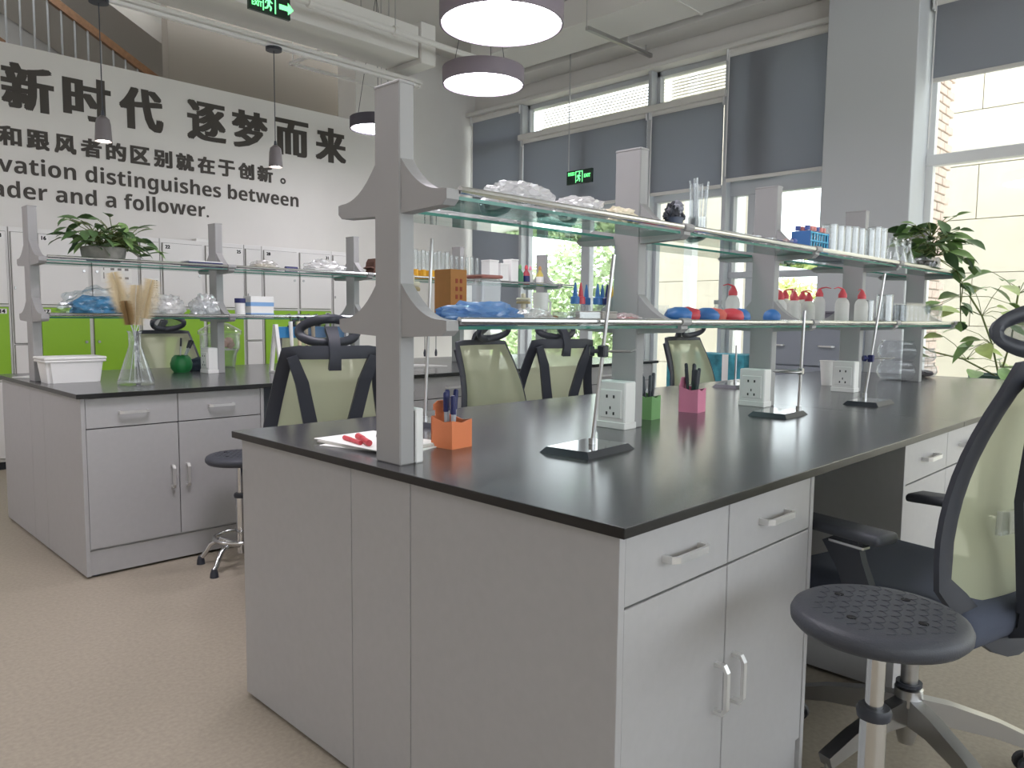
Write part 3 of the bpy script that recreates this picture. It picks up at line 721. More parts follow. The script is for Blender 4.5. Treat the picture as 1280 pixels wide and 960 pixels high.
    for kk in (.35, .7, 1):
        ring = [bm.verts.new(hp(2*PI*k/N, kk)) for k in range(N)]
        for k in range(N):
            if prev is None: bm.faces.new((c, ring[k], ring[(k+1) % N]))
            else: bm.faces.new((prev[k], ring[k], ring[(k+1) % N], prev[(k+1) % N]))
        prev = ring
    obj('headrest_mesh', bm, clear('grey_mesh_fabric', 'd8dad8', .02, .1, 3, .5, milk=.45, milkcol='7d8086'), h, 4)
    # armrests
    for s in (-1, 1):
        a = bpy.data.objects.new('armrest', None); COL.objects.link(a); a.parent = t
        bm = B(); box(bm, s*.285-.043, s*.285+.043, -.10, .175, .632, .66, .012, 3)
        for v in bm.verts:
            q = max(0, v.co.y-.02); v.co.z -= q*q*.5; v.co.x += -s*q*q*1.2
        obj('arm_pad', bm, rubber, a, .9)
        bm = B(); flatbar(bm, [(s*.25, -.06, .415), (s*.285, -.05, .46), (s*.29, -.01, .56), (s*.285, .03, .63)], [.08, .085, .075, .10], .022, side=(0, 1, 0)); obj('arm_support', bm, black_pl, a, .7)
        bm = B(); box(bm, s*.287-.015, s*.287+.015, -.045, .055, .606, .618, .003); obj('arm_clip', bm, chrome, a)
    # base
    bm = B(); box(bm, -.09, .09, -.12, .1, .365, .405, .012, 2); obj('mechanism', bm, black_pl, t)
    bm = B(); tube(bm, [(.06, .03, .385), (.2, .04, .375), (.25, .045, .36), (.30, .05, .345)], [.007, .007, .013, .011], 8); obj('lever', bm, black_pl, t, .9)
    bm = B(); lathe(bm, [(0, .06), (.02, .06), (.027, .09), (.03, .165), (.036, .17), (.036, .215), (.03, .22), (.022, .222), (.022, .37), (0, .37)], 20); obj('gas_lift', bm, steel, t, .6)
    bm = B(); lathe(bm, [(.0225, .222), (.033, .222), (.033, .232), (.0225, .232)], 20); obj('lift_collar', bm, black_pl, t, .6)
    src = None
    for k in range(5):
        a = 2*PI*k/5+spin; ca, sa = math.cos(a), math.sin(a)
        bm = B(); flatbar(bm, [(ca*.02, sa*.02, .155), (ca*.1, sa*.1, .15), (ca*.22, sa*.22, .122), (ca*.315, sa*.315, .088)], [.075, .06, .045, .032], .036, side=(0, 0, 1)); lg = obj('base_arm', bm, steel, t, .5)
        bm = B(); tube(bm, [(ca*.305, sa*.305, .03), (ca*.305, sa*.305, .08)], .008, 8)
        cs = obj('caster_stem', bm, steel, lg, .6)
        for s in (-1, 1):
            o = Vector((ca*.305, sa*.305, .0275)); ax = Vector((-sa, ca, 0))
            bm = B(); tube(bm, [o+ax*s*.006, o+ax*s*.010, o+ax*s*.022, o+ax*s*.026], [.022, .027, .027, .02], 16); obj('caster_wheel', bm, black_pl, lg, .7)
    for ch in t.children:
        if not ch.name.startswith(('base_arm', 'gas_lift', 'lift_collar')): ch.location.z = dz
    return t
chair1 = make_chair(.045, .56); place(chair1, (2.19, .635, 0), -.25, 'large office chair in the right foreground turned to the front bench')
chair0 = make_chair(0, .3)
CH = [((1.80, 3.0), -.36, 'office chair seen from behind in front of the pipette stand'),
      ((2.80, 2.66), PI+.12, 'pale mesh office chair facing us just behind the front bench, near its middle'),
      ((3.45, 3.20), -.35, 'office chair partly hidden behind the pale mesh chair, back turned to us'),
      ((4.58, 2.58), PI-.05, 'pale mesh office chair farthest along the front bench by the window'),
      ((2.23, 5.52), PI+.1, 'office chair on the far side of the rear bench behind the glass dome'),
      ((3.35, 5.6), PI-.15, 'office chair on the far side of the rear bench near its middle')]
for i, ((x, y), rz, lab) in enumerate(CH):
    c = chair0 if i == 0 else copy_tree(chair0)
    place(c, (x, y, 0), rz, lab)

def make_stool(h):
    t = thing('lab_stool', 'x', 'stool', group='round rubber-topped stools')
    bm = B(); lathe(bm, [(0, h), (.05, h-.0005), (.12, h-.001), (.142, h-.004), (.152, h-.010), (.157, h-.02), (.156, h-.032), (.147, h-.042), (.132, h-.046), (0, h-.046)], 56); st = obj('seat', bm, rubber, t, .8)
    for k in range(4):
        a = PI/4+k*PI/2+.3
        bm = B(); lathe(bm, [(0, h+.0006), (.0085, h+.0006), (.0085, h-.001), (0, h-.001)], 14, (.085*math.cos(a), .085*math.sin(a), 0)); obj('vent_hole', bm, mat('hole_black', '050506', .9), st)
    # embossed scale pattern
    bm = B()
    for row in range(-5, 6):
        for cc in range(-5, 6):
            cx = cc*.032+(.016 if row % 2 else 0); cy = row*.022
            if cx*cx+cy*cy > .122**2: continue
            tube(bm, [(cx+.016*math.cos(q), cy+.016*math.sin(q), h+.0003) for q in [PI+PI*k/6 for k in range(7)]], .0006, 4)
    tag(obj('embossed_scales', bm, rubber, st), kind='stuff')
    bm = B(); lathe(bm, [(0, h-.06), (.06, h-.06), (.06, h-.045), (0, h-.045)], 20); obj('seat_plate', bm, steel, t)
    bm = B(); tube(bm, [(0, 0, h-.25), (0, 0, h-.05)], .0165, 18); obj('inner_column', bm, chrome, t, .6)
    bm = B(); tube(bm, [(0, 0, .06), (0, 0, h-.21)], .024, 18); obj('outer_column', bm, chrome, t, .6)
    bm = B(); lathe(bm, [(.0168, h-.215), (.03, h-.213), (.032, h-.2), (.028, h-.192), (.0168, h-.192)], 20); obj('collar', bm, black_pl, t, .7)
    bm = B(); R_ = .125; tube(bm, [(R_*math.cos(2*PI*k/40), R_*math.sin(2*PI*k/40), .14) for k in range(41)], .0085, 8, False); obj('foot_ring', bm, chrome, t, 4)
    for k in range(5):
        a = 2*PI*k/5+.2; ca, sa = math.cos(a), math.sin(a)
        bm = B(); tube(bm, [(ca*.02, sa*.02, .10), (ca*.10, sa*.10, .125), (ca*.15, sa*.15, .10), (ca*.185, sa*.185, .045), (ca*.2, sa*.2, .03)], .0115, 8); lg = obj('leg', bm, chrome, t, .9)
        bm = B(); lathe(bm, [(0, 0), (.02, 0), (.018, .02), (.012, .04), (0, .04)], 12, (ca*.2, sa*.2, 0)); obj('rubber_foot', bm, black_pl, lg, .7)
    return t
place(make_stool(.672), (1.478, .487, 0), .25, 'round black rubber stool in the right foreground in front of the near cabinet')
place(make_stool(.545), (1.65, 3.47, 0), .9, 'low black stool with a chrome foot ring beside the rear bench')

# ================================================================== THINGS ON THE BENCHES AND SHELVES
def sx(px, y, py=396): return atY(px, py, y).x
def col(name, c, r=.45): return mat(name, c, r)
red = col('red_plastic', 'd04a54'); blue = col('blue_plastic', '3f74b4'); navy = col('navy_plastic', '20265e'); orange = col('orange_board', 'f08a5a', .6); pink = col('pink_board', 'e28aa8', .6)
green = col('green_board', '78a86a', .6); kraft = mat('kraft_cardboard', 'a8733f', .8, var=.05, scale=30); yellow = col('yellow_plastic', 'e3b73a'); paper = mat('paper_white', 'f0efec', .8); cyan = col('cyan_blue_plastic', '45b2dc')

# retort stands
def retort(label, loc, rz, w, d, rod, lean, hgt, clamp=None, ring=None):
    t = thing('retort_stand', label, 'lab stand', loc, rz, 'retort stands on the front bench')
    bm = B(); b = [bm.verts.new((sx_*w/2, sy*d/2, 0)) for sx_, sy in ((-1, -1), (1, -1), (1, 1), (-1, 1))]; tp = [bm.verts.new((sx_*(w/2-.014), sy*(d/2-.014), .016)) for sx_, sy in ((-1, -1), (1, -1), (1, 1), (-1, 1))]
    bm.faces.new(b[::-1]); bm.faces.new(tp)
    for k in range(4): bm.faces.new((b[k], b[(k+1) % 4], tp[(k+1) % 4], tp[k]))
    for f in bm.faces: f.material_index = 0
    bm.faces.ensure_lookup_table(); bm.faces[1].material_index = 1
    obj('base_plate', bm, [black_pl, mat('polished_stand_top', '8d8f90', .08, .8)], t)
    p0 = Vector((rod[0], rod[1], .012)); p1 = Vector((rod[0]+lean[0], rod[1]+lean[1], hgt))
    bm = B(); tube(bm, [p0, p1], .0055, 12); obj('rod', bm, steel, t, .6)
    bm = B(); tube(bm, [p0, p0+Vector((0, 0, .02))], .01, 12); obj('rod_nut', bm, steel, t, .6)
    if clamp:
        z, ln, cm = clamp; q = p0+(p1-p0)*((z-.012)/(hgt-.012)); dr = Vector((math.cos(-PI/4-rz), math.sin(-PI/4-rz), 0))
        bm = B(); box(bm, -.012, .012, -.012, .012, -.016, .016, .003); c = obj('boss_clamp', bm, cm, t, loc=tuple(q))
        bm = B(); tube(bm, [-dr*.012, -dr*.028], [.006, .006], 10); tube(bm, [-dr*.024, -dr*.036], [.014, .013], 12); obj('clamp_knob', bm, cm, c, .6)
        bm = B(); tube(bm, [dr*.01, dr*ln], .0035, 8); tube(bm, [dr*ln, dr*(ln+.015)+Vector((0, 0, .006))], .003, 6); obj('clamp_arm', bm, steel, c, .6)
    if ring:
        z, rr = ring; q = p0+(p1-p0)*((z-.012)/(hgt-.012)); dr = Vector((-.8, .45, 0)).normalized(); cc = q+dr*(rr+.012)
        bm = B(); tube(bm, [cc+Vector((rr*math.cos(2*PI*k/24), rr*math.sin(2*PI*k/24), 0)) for k in range(25)], .004, 8, False); obj('support_ring', bm, steel, t, 4)
        bm = B(); box(bm, q.x-.01, q.x+.01, q.y-.01, q.y+.01, q.z-.012, q.z+.012, .003); obj('ring_clamp', bm, steel, t)
    return t
retort('retort stand with a dark clamp on its rod, nearest on the front bench', (1.605, 1.298, TOP), .08, .225, .16, (.02, .0), (.035, -.035), .53, (.27, .075, black_pl))
retort('retort stand carrying a steel support ring, in the middle of the front bench', (2.75, 1.305, TOP), .04, .2, .15, (.08, -.045), (.008, -.004), .395, None, (.165, .05))
retort('retort stand with a blue clamp knob near the plastic cup', (3.435, 1.22, TOP), .04, .22, .145, (.13, .06), (.045, -.045), .57, (.19, .09, navy))
retort('retort stand half hidden behind the nearest grey post', (1.60, 1.93, TOP), .05, .13, .2, (-.03, .03), (.02, -.012), .61)
retort('retort stand behind the socket box by the ring stand', (3.72, 2.02, TOP), .05, .22, .14, (.08, .03), (0, 0), .22)

# pen holders
def pen(t, x, y, z0, ln, tilt, body, cap, r=.0045, name='pen'):
    d = Vector((tilt[0], tilt[1], 1)).normalized(); a = Vector((x, y, z0))
    bm = B(); tube(bm, [a, a+d*ln*.62], r, 8); p = obj(name, bm, body, t, .6)
    bm = B(); tube(bm, [a+d*ln*.6, a+d*ln*.97, a+d*ln], [r*1.25, r*1.25, r*.8], 8); obj('cap', bm, cap, p, .6)
def holder(label, loc, rz, m_, w, h, back, pens):
    t = thing('pen_holder', label, 'pen holder', loc, rz, 'coloured pen holders on the front bench'); k = .003
    for nm, bx in (('side_panel', (-w/2, -w/2+k, -w/2, w/2)), ('side_panel', (w/2-k, w/2, -w/2, w/2)), ('front_panel', (-w/2+k, w/2-k, -w/2, -w/2+k))):
        bm = B(); x0, x1, y0, y1 = bx
        if nm == 'side_panel': prism(bm, [(y0, 0), (y1, 0), (y1, h*1.08), (y0+.4*w, h*.93), (y0, h)], 'x', x0, x1)
        else: prism(bm, [(x0, 0), (x1, 0), (x1, h), (0, h*.9), (x0, h)], 'y', y0, y1)
        obj(nm, bm, m_, t)
    bm = B(); box(bm, -w/2+k, w/2-k, -w/2+k, w/2-k, 0, k); obj('bottom_panel', bm, m_, t)
    bm = B(); s = w/2
    prof = [(-s, 0), (s, 0), (s, h), (s*.95, h*1.1), (s*.6, h*1.1), (s*.6, h*1.28), (s*.8, h*1.3), (s*.8, h*1.5), (s*.4, h*1.62)] if back == 'robot' else [(-s, 0), (s, 0), (s, h*1.1), (s*.5, h*1.45)]
    prof = prof+[(-x, z) for x, z in prof[::-1] if x > 0 and z > 0]
    prism(bm, prof, 'y', s-k, s); obj('back_panel', bm, m_, t)
    for q in pens: 
        p_ = thing('pen', q[0], 'pen', loc, rz, q[1]); body, cap, x, y, ln, tl = q[2:]
        bm = B(); d = Vector((tl[0], tl[1], 1)).normalized(); a = Vector((x, y, .006)); r = .0058
        tube(bm, [a, a+d*.008, a+d*ln*.66], [.001, r, r], 8); obj('barrel', bm, body, p_, .6)
        bm = B(); tube(bm, [a+d*ln*.63, a+d*ln*.97, a+d*ln], [r*1.25, r*1.25, r*.8], 8); obj('cap', bm, cap, p_, .6)
    return t
rp = random.Random(4)
def pens_for(n, lab, grp, body, cap, w, ln):
    out = []
    for k in range(n):
        x, y = rp.uniform(-w*.25, w*.25), rp.uniform(-w*.25, w*.25)
        out.append((lab, grp, body, cap, x, y, ln*rp.uniform(.9, 1.08), (x*3+rp.uniform(-.1, .1), y*3+rp.uniform(-.06, .1))))
    return out
holder('orange cardboard pen holder beside the papers on the front bench', (1.372, 1.595, TOP), .1, orange, .08, .078, 'robot', pens_for(6, 'navy capped marker pen in the orange holder', 'navy markers in the orange holder', mat('marker_grey', 'b9bcc4', .4), navy, .075, .145))
holder('green cardboard pen holder beside the white socket box', (2.285, 1.575, TOP), .1, green, .066, .085, 'plain', pens_for(5, 'dark pencil in the green holder', 'dark pencils in the green holder', black_pl, mat('graphite', '4c5258', .5), .062, .15))
holder('pink cardboard pen holder in the middle of the front bench', (2.59, 1.58, TOP), .15, pink, .078, .092, 'plain', pens_for(9, 'dark pencil in the pink holder', 'dark pencils in the pink holder', mat('dark_green_pencil', '27413c', .5), black_pl, .07, .17))

# papers and pens near the first post
for k, (x, y, rz, lab) in enumerate(((1.255, 1.74, .35, 'lowest white paper sheet under the red pen, behind the nearest post'), (1.25, 1.755, .16, 'white booklet between the paper sheets behind the nearest post'), (1.24, 1.765, .05, 'topmost white paper sheet carrying the red pen'))):
    bm = B(); box(bm, -.105, .105, -.148, .148, 0, .006 if k == 1 else .0025, .0006); o = obj('paper_sheet', bm, paper if k != 1 else mat('grey_booklet', 'd5d2cd', .7)); o.location = (x, y, TOP+.0002+(0, .0028, .0091)[k]); o.rotation_euler = (0, 0, rz); tag(o, lab, 'paper', 'papers behind the nearest post')
for lab, a, b, m_, r in (('red marker pen lying on the white papers', (1.165, 1.69), (1.21, 1.81), red, .0085), ('dark grey marker pen lying on the white papers behind the red one', (1.21, 1.66), (1.26, 1.78), black_pl, .008), ('slim red pen lying on the front edge of the white papers', (1.158, 1.72), (1.178, 1.83), red, .006)):
    t = thing('marker_pen', lab, 'pen', (a[0], a[1], TOP+.0118)); d = Vector((b[0]-a[0], b[1]-a[1], 0)); bm = B(); tube(bm, [(0, 0, r), d*.6+Vector((0, 0, r))], r, 10); obj('barrel', bm, m_, t, .6); bm = B(); tube(bm, [d*.58+Vector((0, 0, r)), d+Vector((0, 0, r))], r*1.12, 10); obj('cap', bm, m_, t, .6)

# plastic cup and glass bowls
t = thing('plastic_cup', 'frosted white plastic cup beside the far socket box', 'cup', (4.235, 1.735, TOP)); bm = B(); cup(bm, .028, .04, .135, .002, 24); obj('cup_wall', bm, milky, t, .6)
bm = B(); lathe(bm, [(.0385, .131), (.042, .133), (.042, .137), (.0385, .137)], 24, closed=True); obj('rim', bm, milky, t, .6)
def bowl(label, loc, r, filled):
    t = thing('glass_bowl', label, 'bowl', loc, .3, 'scalloped glass bowls'); n = 48
    def ring(bm, rr, z, am): return [bm.verts.new((rr*(1+am*math.cos(6*2*PI*k/n))*math.cos(2*PI*k/n), rr*(1+am*math.cos(6*2*PI*k/n))*math.sin(2*PI*k/n), z)) for k in range(n)]
    bm = B(); pr = [(.55, 0, .02), (.85, .1, .05), (1, .4, .07), (.95, .7, .06), (.8, .9, .04), (.86, 1.0, .06), (.84, 1.0, .06), (.77, .9, .04), (.92, .7, .06), (.97, .4, .07), (.82, .13, .05), (.5, .06, .02)]
    rs = [ring(bm, a*r, z*r*1.05, am) for a, z, am in pr]
    for a, b in zip(rs, rs[1:]):
        for k in range(n): bm.faces.new((a[k], a[(k+1) % n], b[(k+1) % n], b[k]))
    bm.faces.new(rs[0][::-1]); bm.faces.new(rs[-1]); obj('bowl_wall', bm, acr, t, 1.2)
    if filled:
        bm = B(); blob(bm, (0, 0, r*.3), r*.78, r*.78, r*.24, 3, .25, 4, 3); obj('dark_contents', bm, mat('dark_dried_leaves', '4a4347', .9, var=.5, scale=60), t)
bowl('scalloped glass bowl standing on the bench below its twin', (4.93, 1.60, TOP), .115, False)
bowl('scalloped glass bowl stacked on top of its twin', (4.93, 1.60, TOP+.1215), .115, False)
bowl('scalloped glass bowl holding dark dried leaves, behind the stacked pair', (5.29, 1.57, TOP), .095, True)
bowl('scalloped glass bowl stacked above the one with dried leaves', (5.29, 1.57, TOP+.1005), .085, False)

# generic glassware builders -------------------------------------------------
def cylinder_glass(name, label, loc, r, h, grp, cat='beaker', m_=None, spout=True):
    t = thing(name, label, cat, loc, random.uniform(0, 6), grp); bm = B(); cup(bm, r, r, h, .002, 18); obj('glass_wall', bm, m_ or glass, t, .6)
    bm = B(); lathe(bm, [(r-.001, h-.004), (r+.003, h-.001), (r+.003, h+.001), (r-.001, h)], 18, closed=True); obj('rim', bm, m_ or glass, t, .6)
    return t
def conical(name, label, loc, r, h, grp, rn=None):
    rn = rn or r*.36; t = thing(name, label, 'flask', loc, 0, grp)
    bm = B(); lathe(bm, [(0, 0), (r*.95, 0), (r, h*.04), (rn, h*.72), (rn, h*.96), (rn*1.25, h), (rn*1.15, h), (rn-.002, h*.95), (rn-.002, h*.72), (r-.004, h*.05), (0, .004)], 28); obj('flask_wall', bm, glass, t, .7)
    return t
def wash_bottle(label, loc, rz, h=.165):
    t = thing('wash_bottle', label, 'bottle', loc, rz, 'wash bottles with red caps'); r = .03; b = h*.68
    bm = B(); lathe(bm, [(0, 0), (r*.92, 0), (r, .006), (r, b*.78), (r*.85, b*.9), (r*.5, b), (r*.45, b+.006), (0, b+.006)], 22); obj('bottle_body', bm, milky, t, .7)
    bm = B(); lathe(bm, [(0, b), (r*.62, b), (r*.62, b+.016), (r*.5, b+.022), (r*.28, b+.036), (r*.15, b+.042), (0, b+.042)], 18); obj('cap', bm, red, t, .7)
    bm = B(); tube(bm, [(0, 0, b+.03), (.006, 0, b+.042), (.03, 0, b+.047), (.055, 0, b+.041)], [.005, .004, .003, .0018], 8); obj('spout', bm, red, t, .8)
    return t
def dropper(label, loc, capm, h=.105):
    t = thing('dropper_bottle', label, 'bottle', loc, 0, 'dropper bottles with pointed caps'); r = .016; b = h*.5
    bm = B(); lathe(bm, [(0, 0), (r, 0), (r, b*.85), (r*.7, b), (0, b)], 16); obj('bottle_body', bm, clearpl, t, .7)
    bm = B(); lathe(bm, [(0, b*.98), (r*.95, b*.98), (r*.9, b*1.3), (r*.5, b*1.36), (r*.42, b*1.6), (r*.14, h), (0, h)], 14); obj('pointed_cap', bm, capm, t, .7)
def bag(label, loc, rx, ry, rz, m_, seed, inner=None, cat='bag', noise=.28):
    t = thing('plastic_bag', label, cat, loc, 0, 'plastic bags on the shelves')
    bm = B(); blob(bm, (0, 0, rz*.62), rx, ry, rz, 4, noise, 3.2, seed, flat=-rz*.6); lo = min(v.co.z for v in bm.verts)
    for v in bm.verts: v.co.z -= lo
    obj('bag_film', bm, m_, t)
    if inner:
        bm = B(); blob(bm, (0, 0, rz*.55), rx*.8, ry*.75, rz*.62, 3, .35, 3, seed+5, flat=-rz*.5); lo = min(v.co.z for v in bm.verts)
        for v in bm.verts: v.co.z += .002-lo
        obj('contents', bm, inner, t)
    return t

# ---- front rack, upper shelf (left to right)
YF, YB = MYC-.125, MYC+.125      # front and back glass strips
e = .0005
bag('crumpled clear plastic bag on the upper front shelf, nearest the first post', (1.42, YF, ZU+e), .11, .068, .045, bagpl, 11)
bag('crumpled clear plastic bag on the upper front shelf, middle of its left bay', (1.66, YF, ZU+e), .09, .068, .04, bagpl, 12, paper)
bag('cream folded bag on the upper front shelf against the second post', (1.86, YF+.02, ZU+e), .07, .06, .035, mat('cream_film', 'e6dcc4', .7), 13)
bag('flat clear bag at the back of the upper front shelf, left bay', (1.5, YB, ZU+e), .16, .066, .03, bagpl, 14)
t = thing('dark_cup', 'dark blue cup holding black fuzzy brushes on the upper front shelf', 'cup', (2.135, YF, ZU)); bm = B(); cup(bm, .026, .03, .055, .002, 20); obj('cup_wall', bm, mat('dark_blue_grey', '3f4a60', .4), t, .6)
for k, (dx, dy, dz, rr) in enumerate(((-.012, 0, .075, .022), (.014, .006, .08, .02), (0, -.01, .085, .02), (-.028, .01, .06, .012), (.03, -.006, .062, .013))):
    bm = B(); blob(bm, (dx, dy, dz), rr, rr, rr*1.2, 3, .5, 6, 20+k); obj('brush_tuft', bm, black_pl if k != 2 else mat('grey_tuft', '9a9ca6', .8), t)
t = thing('rod_beaker', 'glass beaker packed with clear glass rods on the upper front shelf', 'beaker', (sx(868, YF), YF, ZU)); bm = B(); cup(bm, .032, .032, .07, .002, 20); obj('glass_wall', bm, glass, t, .6)
for k in range(26):
    a = random.uniform(0, 6.28); rr = random.uniform(0, .024); bm = B(); tube(bm, [(rr*math.cos(a), rr*math.sin(a), .004), (rr*1.35*math.cos(a), rr*1.35*math.sin(a), random.uniform(.16, .2))], .0034, 7); obj('glass_rod', bm, clearpl, t, .7)
for k in range(5):
    bm = B(); box(bm, -.1, .1, -.055, .055, 0, .006, .001); o = obj('glass_plate', bm, clearpl); o.location = (2.46+random.uniform(-.01, .01), YF, ZU+.0003+k*.0068); o.rotation_euler = (0, 0, random.uniform(-.08, .08)); tag(o, 'clear glass plate in the flat stack beside the glass rods', 'plate', 'stacked glass plates')
for k in range(6):
    r = .042; bm = B(); lathe(bm, [(0, 0), (r, 0), (r, .012), (r-.0015, .012), (r-.0015, .0015), (0, .0015)], 28); o = obj('petri_dish', bm, clearpl, None, .6); o.location = (2.64+(k//3)*.11, YF, ZU+.0003+(k % 3)*.0125); tag(o, 'clear petri dish in the '+('left' if k < 3 else 'right')+' low pile left of the blue test tube rack', 'petri dish', 'petri dishes in two piles')
t = thing('slide_box', 'flat translucent box lying left of the blue test tube rack', 'box', (2.91, YF, ZU)); bm = B(); box(bm, -.06, .06, -.045, .045, 0, .022, .003); obj('tray', bm, clearpl, t); bm = B(); box(bm, -.061, .061, -.046, .046, .0225, .03, .002); obj('lid', bm, milky, t)
# blue test tube rack
t = thing('test_tube_rack', 'bright blue plastic test tube rack on the upper front shelf', 'rack', (3.16, YF, ZU), 0)
rk = []
for z in (.012, .055, .088):
    bm = B(); box(bm, -.09, .09, -.04, .04, z-.003, z+.003, .001); obj('rack_tier', bm, cyan, t)
for s in (-1, 1):
    bm = B(); box(bm, s*.09-.003, s*.09+.003, -.04, .04, 0, .094, .001); obj('rack_end', bm, blue, t)
    for k in range(7):
        for z in (.032, .071):
            bm = B(); box(bm, -.078+k*.026-.004, -.078+k*.026+.004, s*.038-.0015, s*.038+.0015, z-.02, z+.017); obj('rack_strut', bm, cyan, t)
pcap = col('salmon_pink_cap', 'e28b84'); bcap = col('violet_blue_cap', '4c5fa8')
for k in range(12):
    x = -.078+(k % 6)*.031; y = -.02 if k < 6 else .02; cm = pcap if k % 3 else bcap
    tt = thing('test_tube', '%s capped test tube in the blue rack' % ('pink' if k % 3 else 'blue'), 'test tube', (3.16+x, YF+y, ZU+.016), 0, 'capped test tubes in the blue rack')
    bm = B(); lathe(bm, [(0, 0), (.006, .002), (.0085, .01), (.0085, .085), (0, .085)], 12); obj('tube_wall', bm, clearpl, tt, .7); bm = B(); lathe(bm, [(0, .082), (.0105, .082), (.0105, .1), (0, .1)], 12); obj('cap', bm, cm, tt, .6)
for k in range(3):
    tt = thing('test_tube', 'blue capped test tube lying on the slide box, %s' % ('front one', 'middle one', 'rear one')[k], 'test tube', (2.86, YF-.03+k*.03, ZU+.0305), 0, 'tubes lying on the slide box')
    bm = B(); tube(bm, [(0, 0, .0105), (.07, 0, .0105)], .008, 12); obj('tube_wall', bm, clearpl, tt, .7); bm = B(); tube(bm, [(.068, 0, .0105), (.092, 0, .0105)], .0104, 12); obj('cap', bm, bcap if k != 1 else pcap, tt, .6)
for k, x in enumerate((3.33, 3.41, 3.49, 3.57, 3.65, 3.77, 3.85, 3.925)):
    h = (.14, .14, .145, .15, .15, .155, .175, .175)[k]
    cylinder_glass('beaker', 'tall clear glass beaker, %s from the blue rack' % ('first', 'second', 'third', 'fourth', 'fifth', 'sixth', 'seventh', 'eighth')[k], (x, YF-.01, ZU+e), .031, h, 'tall beakers right of the blue rack')
for k, x in enumerate((3.36, 3.46, 3.57, 3.75, 3.86)):
    cylinder_glass('beaker', 'low clear glass beaker behind the tall ones, %s from the blue rack' % ('first', 'second', 'third', 'fourth', 'fifth')[k], (x, YB, ZU+e), .035, .08, 'low beakers at the back of the upper shelf')
for k, x in enumerate((4.13, 4.24, 4.35)):
    conical('conical_flask', 'clear conical flask between the beakers and the trailing plant, %s one' % ('left', 'middle', 'right')[k], (x, YF, ZU+e),   .048, .155, 'conical flasks beside the trailing plant')

# plants --------------------------------------------------------------------
def leaf_mesh(name, ln, wd, m_):
    bm = B(); rows = [(0, .02), (.12, .5), (.3, .95), (.5, 1), (.7, .75), (.88, .32), (1, .0)]; prev = None
    for f, w in rows:
        z = -.25*ln*f*f; L = [bm.verts.new((f*ln, -w*wd/2, z+.06*ln*w)), bm.verts.new((f*ln, 0, z)), bm.verts.new((f*ln, w*wd/2, z+.06*ln*w))]
        if prev:
            for a in (0, 1): bm.faces.new((prev[a], prev[a+1], L[a+1], L[a]))
        prev = L
    bmesh.ops.remove_doubles(bm, verts=bm.verts, dist=1e-5)
    o = obj(name, bm, m_, None, 4); return o
def plant(t, origins, src_list, n, spread, up, rnd, size=(.7, 1.2)):
    """leaves on short stalks around crown points"""
    for k in range(n):
        c = Vector(origins[k % len(origins)]); a = rnd.uniform(0, 2*PI); el = rnd.uniform(-.3, 1.1); ln = spread*rnd.uniform(.35, 1)
        p = c+Vector((math.cos(a)*math.cos(el)*ln, math.sin(a)*math.cos(el)*ln, math.sin(el)*ln*up))
        s = src_list[k % len(src_list)].copy(); COL.objects.link(s); s.parent = t; s.location = p
        s.rotation_euler = (rnd.uniform(-.5, .5), rnd.uniform(-.5, .7), a+rnd.uniform(-.6, .6)); q = rnd.uniform(*size); s.scale = (q, q, q)
        bm = B(); tube(bm, [c, (c+p)/2+Vector((0, 0, .02)), p], .0022, 5); obj('stalk', bm, stem_m, t, 4)
def seeds(ln, wd, mats):
    return [leaf_mesh('leaf', ln, wd, m_) for m_ in mats]
def drop(srcs):
    for s in srcs: bpy.data.objects.remove(s)
t = thing('pothos_plant', 'trailing green pothos in a bowl at the window end of the upper front shelf', 'plant', (4.68, YF, ZU+e)); rnd = random.Random(21)
bm = B(); lathe(bm, [(0, 0), (.05, 0), (.066, .03), (.068, .07), (.06, .085), (.056, .085), (.063, .068), (.06, .03), (0, .006)], 24); obj('pot', bm, clearpl, t, .7)
bm = B(); blob(bm, (0, 0, .05), .055, .055, .02, 2, .2, 4, 2); obj('soil', bm, soil_m, t)
src = seeds(.105, .075, [leaf_m, leaf_d, leaf_d, leaf_m])
plant(t, [(0, 0, .14), (.04, -.02, .15), (-.06, 0, .1), (.1, -.02, .1), (.05, 0, .2)], src, 75, .19, .8, rnd)
for vine in ([(.08, -.04, .08), (.2, -.09, .04), (.24, -.11, -.05), (.25, -.115, -.18), (.255, -.12, -.27)], [(.1, 0, .1), (.24, -.06, .12), (.34, -.1, .1), (.42, -.12, .06)], [(.06, -.05, .07), (.18, -.1, .02), (.22, -.13, -.06), (.2, -.13, -.16)]):
    bm = B(); tube(bm, vine, .003, 6); obj('vine', bm, stem_m, t, 4)
    for i, p in enumerate(vine[1:]):
        for j in range(2):
            s = src[(i+j) % 2].copy(); COL.objects.link(s); s.parent = t; s.location = p; s.rotation_euler = (rnd.uniform(-.4, .4), rnd.uniform(.2, .9), rnd.uniform(-2.4, .6)); s.scale = (.8, .8, .8)
drop(src)
t = thing('window_plant', 'large leafy green plant in a dark green pot beside the wide right window', 'plant', (6.05, 1.30, 0)); rnd = random.Random(5)
bm = B(); lathe(bm, [(0, .42), (.12, .42), (.17, .80), (.185, .81), (.185, .85), (.165, .85), (.16, .82), (0, .80)], 32); obj('pot', bm, mat('dark_green_pot', '3e5a50', .5), t, .6)
bm = B(); box(bm, -.16, .16, -.16, .16, .39, .42, .006)
for a in (-1, 1):
    for b in (-1, 1): box(bm, a*.13-.015, a*.13+.015, b*.13-.015, b*.13+.015, 0, .39)
obj('stand', bm, mat('stand_grey', '7a7d80', .5), t)
bm = B(); blob(bm, (0, 0, .81), .155, .155, .03, 2, .2, 4, 2); obj('soil', bm, soil_m, t)
